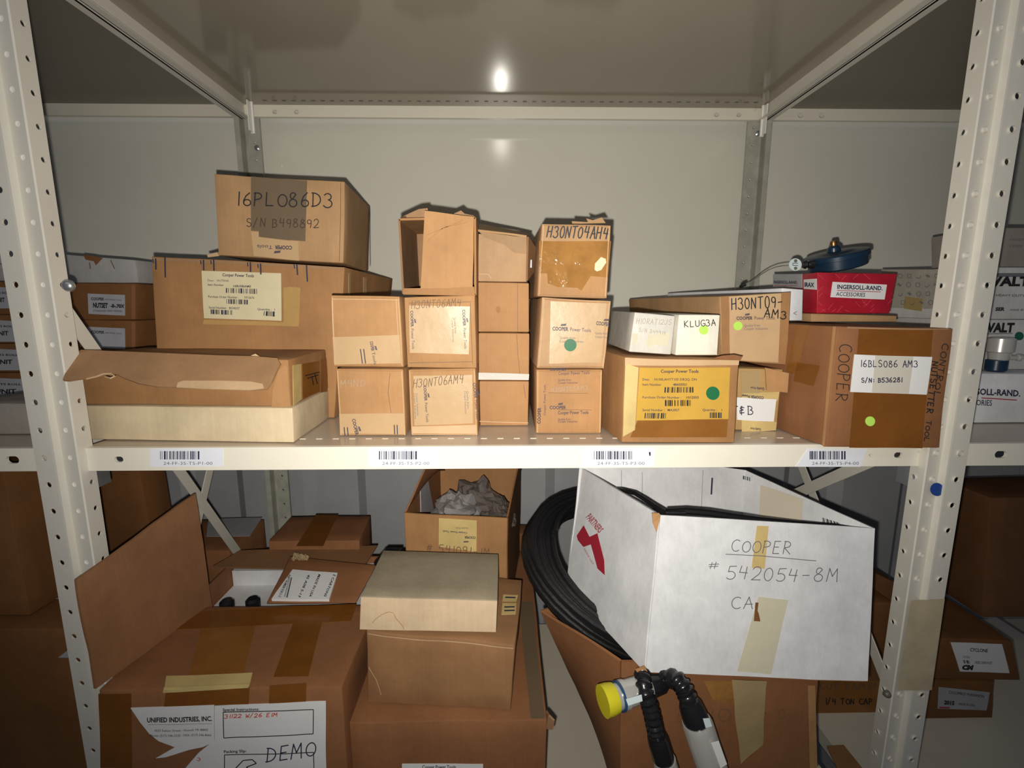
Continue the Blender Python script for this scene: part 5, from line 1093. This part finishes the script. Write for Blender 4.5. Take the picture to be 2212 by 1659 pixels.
patch(sf, [(1518,1552),(1532,1551),(1538,1568),(1524,1572)], .0006, 2).obj('sticker', TAGM, t3); patch(sf, [(1536,1605),(1552,1600),(1570,1650),(1556,1659)], .0006, 2).obj('sticker', LAB_W, t3)
# -- right bay, lower shelf
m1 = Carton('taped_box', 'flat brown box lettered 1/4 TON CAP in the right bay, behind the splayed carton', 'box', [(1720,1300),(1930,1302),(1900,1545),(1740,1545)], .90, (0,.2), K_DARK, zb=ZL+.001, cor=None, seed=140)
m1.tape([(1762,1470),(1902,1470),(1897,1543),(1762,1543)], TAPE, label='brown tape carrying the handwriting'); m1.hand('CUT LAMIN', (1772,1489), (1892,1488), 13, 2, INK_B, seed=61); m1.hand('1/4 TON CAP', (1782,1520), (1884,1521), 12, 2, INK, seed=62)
m4 = Carton('dark_carton', 'dark brown carton with a slanting top, above the taped box in the right bay', 'carton', None, 0, 0, card('kraft_deep_brown', (.17,.075,.03)), seed=141, cor=[P(1700,1150,.95), P(1935,1258,.95), P(1935,1300,.95), P(1700,1300,.95)]+[P(1700,1150,.95)+Vector((0,.15,0)), P(1935,1258,.95)+Vector((0,.15,0)), P(1935,1300,.95)+Vector((0,.15,0)), P(1700,1300,.95)+Vector((0,.15,0))])  # deep brown board, darkest of the kraft tones
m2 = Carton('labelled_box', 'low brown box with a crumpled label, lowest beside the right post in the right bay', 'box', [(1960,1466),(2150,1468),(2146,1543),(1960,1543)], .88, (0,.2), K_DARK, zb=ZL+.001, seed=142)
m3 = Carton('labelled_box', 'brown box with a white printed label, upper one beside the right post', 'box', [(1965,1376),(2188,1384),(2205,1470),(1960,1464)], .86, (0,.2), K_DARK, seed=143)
lb = m3.label([(2053,1387),(2164,1391),(2180,1453),(2072,1449)], LAB_W); mb = printed(m3.F, 'CM', (2075,1444), (2099,1445), 9, .0014, .08, None, .2); printed(m3.F, 'CYCLONE', (2094,1406), (2132,1408), 7, .0014, .02, mb); printed(m3.F, 'HAND CHAIN HOIST', (2104,1432), (2142,1434), 6, .0014, 0, mb); printed(m3.F, '1/4 TON', (2078,1420), (2092,1421), 5, .0014, 0, mb); mb.obj('printed_text', INK, lb)
bars(m3.F, [(2078,1424),(2092,1425),(2094,1432),(2080,1431)], 5, .0014, 3).obj('barcode', INK, lb)
lb = m2.label([(2027,1483),(2138,1495),(2130,1534),(2025,1530)], LAB_G); mb = printed(m2.F, 'COLUMBUS McKINNON', (2048,1497), (2124,1506), 6, .0014, 0); printed(m2.F, '2015', (2038,1520), (2060,1522), 8, .0014, .05, mb); printed(m2.F, 'MADE IN USA', (2070,1522), (2104,1525), 5, .0014, 0, mb); mb.obj('printed_text', INK, lb); lines(m2.F, [(2028,1527,2050,1528)], 3, .0014).obj('red_rule', MAROON, lb)
m3.tape([(2080,1300),(2094,1296),(2212,1372),(2196,1378)], LAB_G, 'T', name='pale_edge', label='pale edge strip along the top')
m5 = Carton('bay_carton', 'dark brown carton at the right edge, above the labelled boxes in the right bay', 'carton', [(2140,1076),(2480,1070),(2480,1345),(2120,1345)], .93, (0,.12), card('kraft_deep_brown', (.17,.075,.03)), zb=m3.c[1].z+.002, seed=144)
o = polysheet('cardboard_strip', [PZ(x, y, ZL+.003) for x, y in ((1786,1612),(1822,1610),(1878,1680),(1822,1690))], .003, K_MID, None); tag(o, 'loose strip of brown cardboard lying on the lower shelf at the right', 'cardboard')
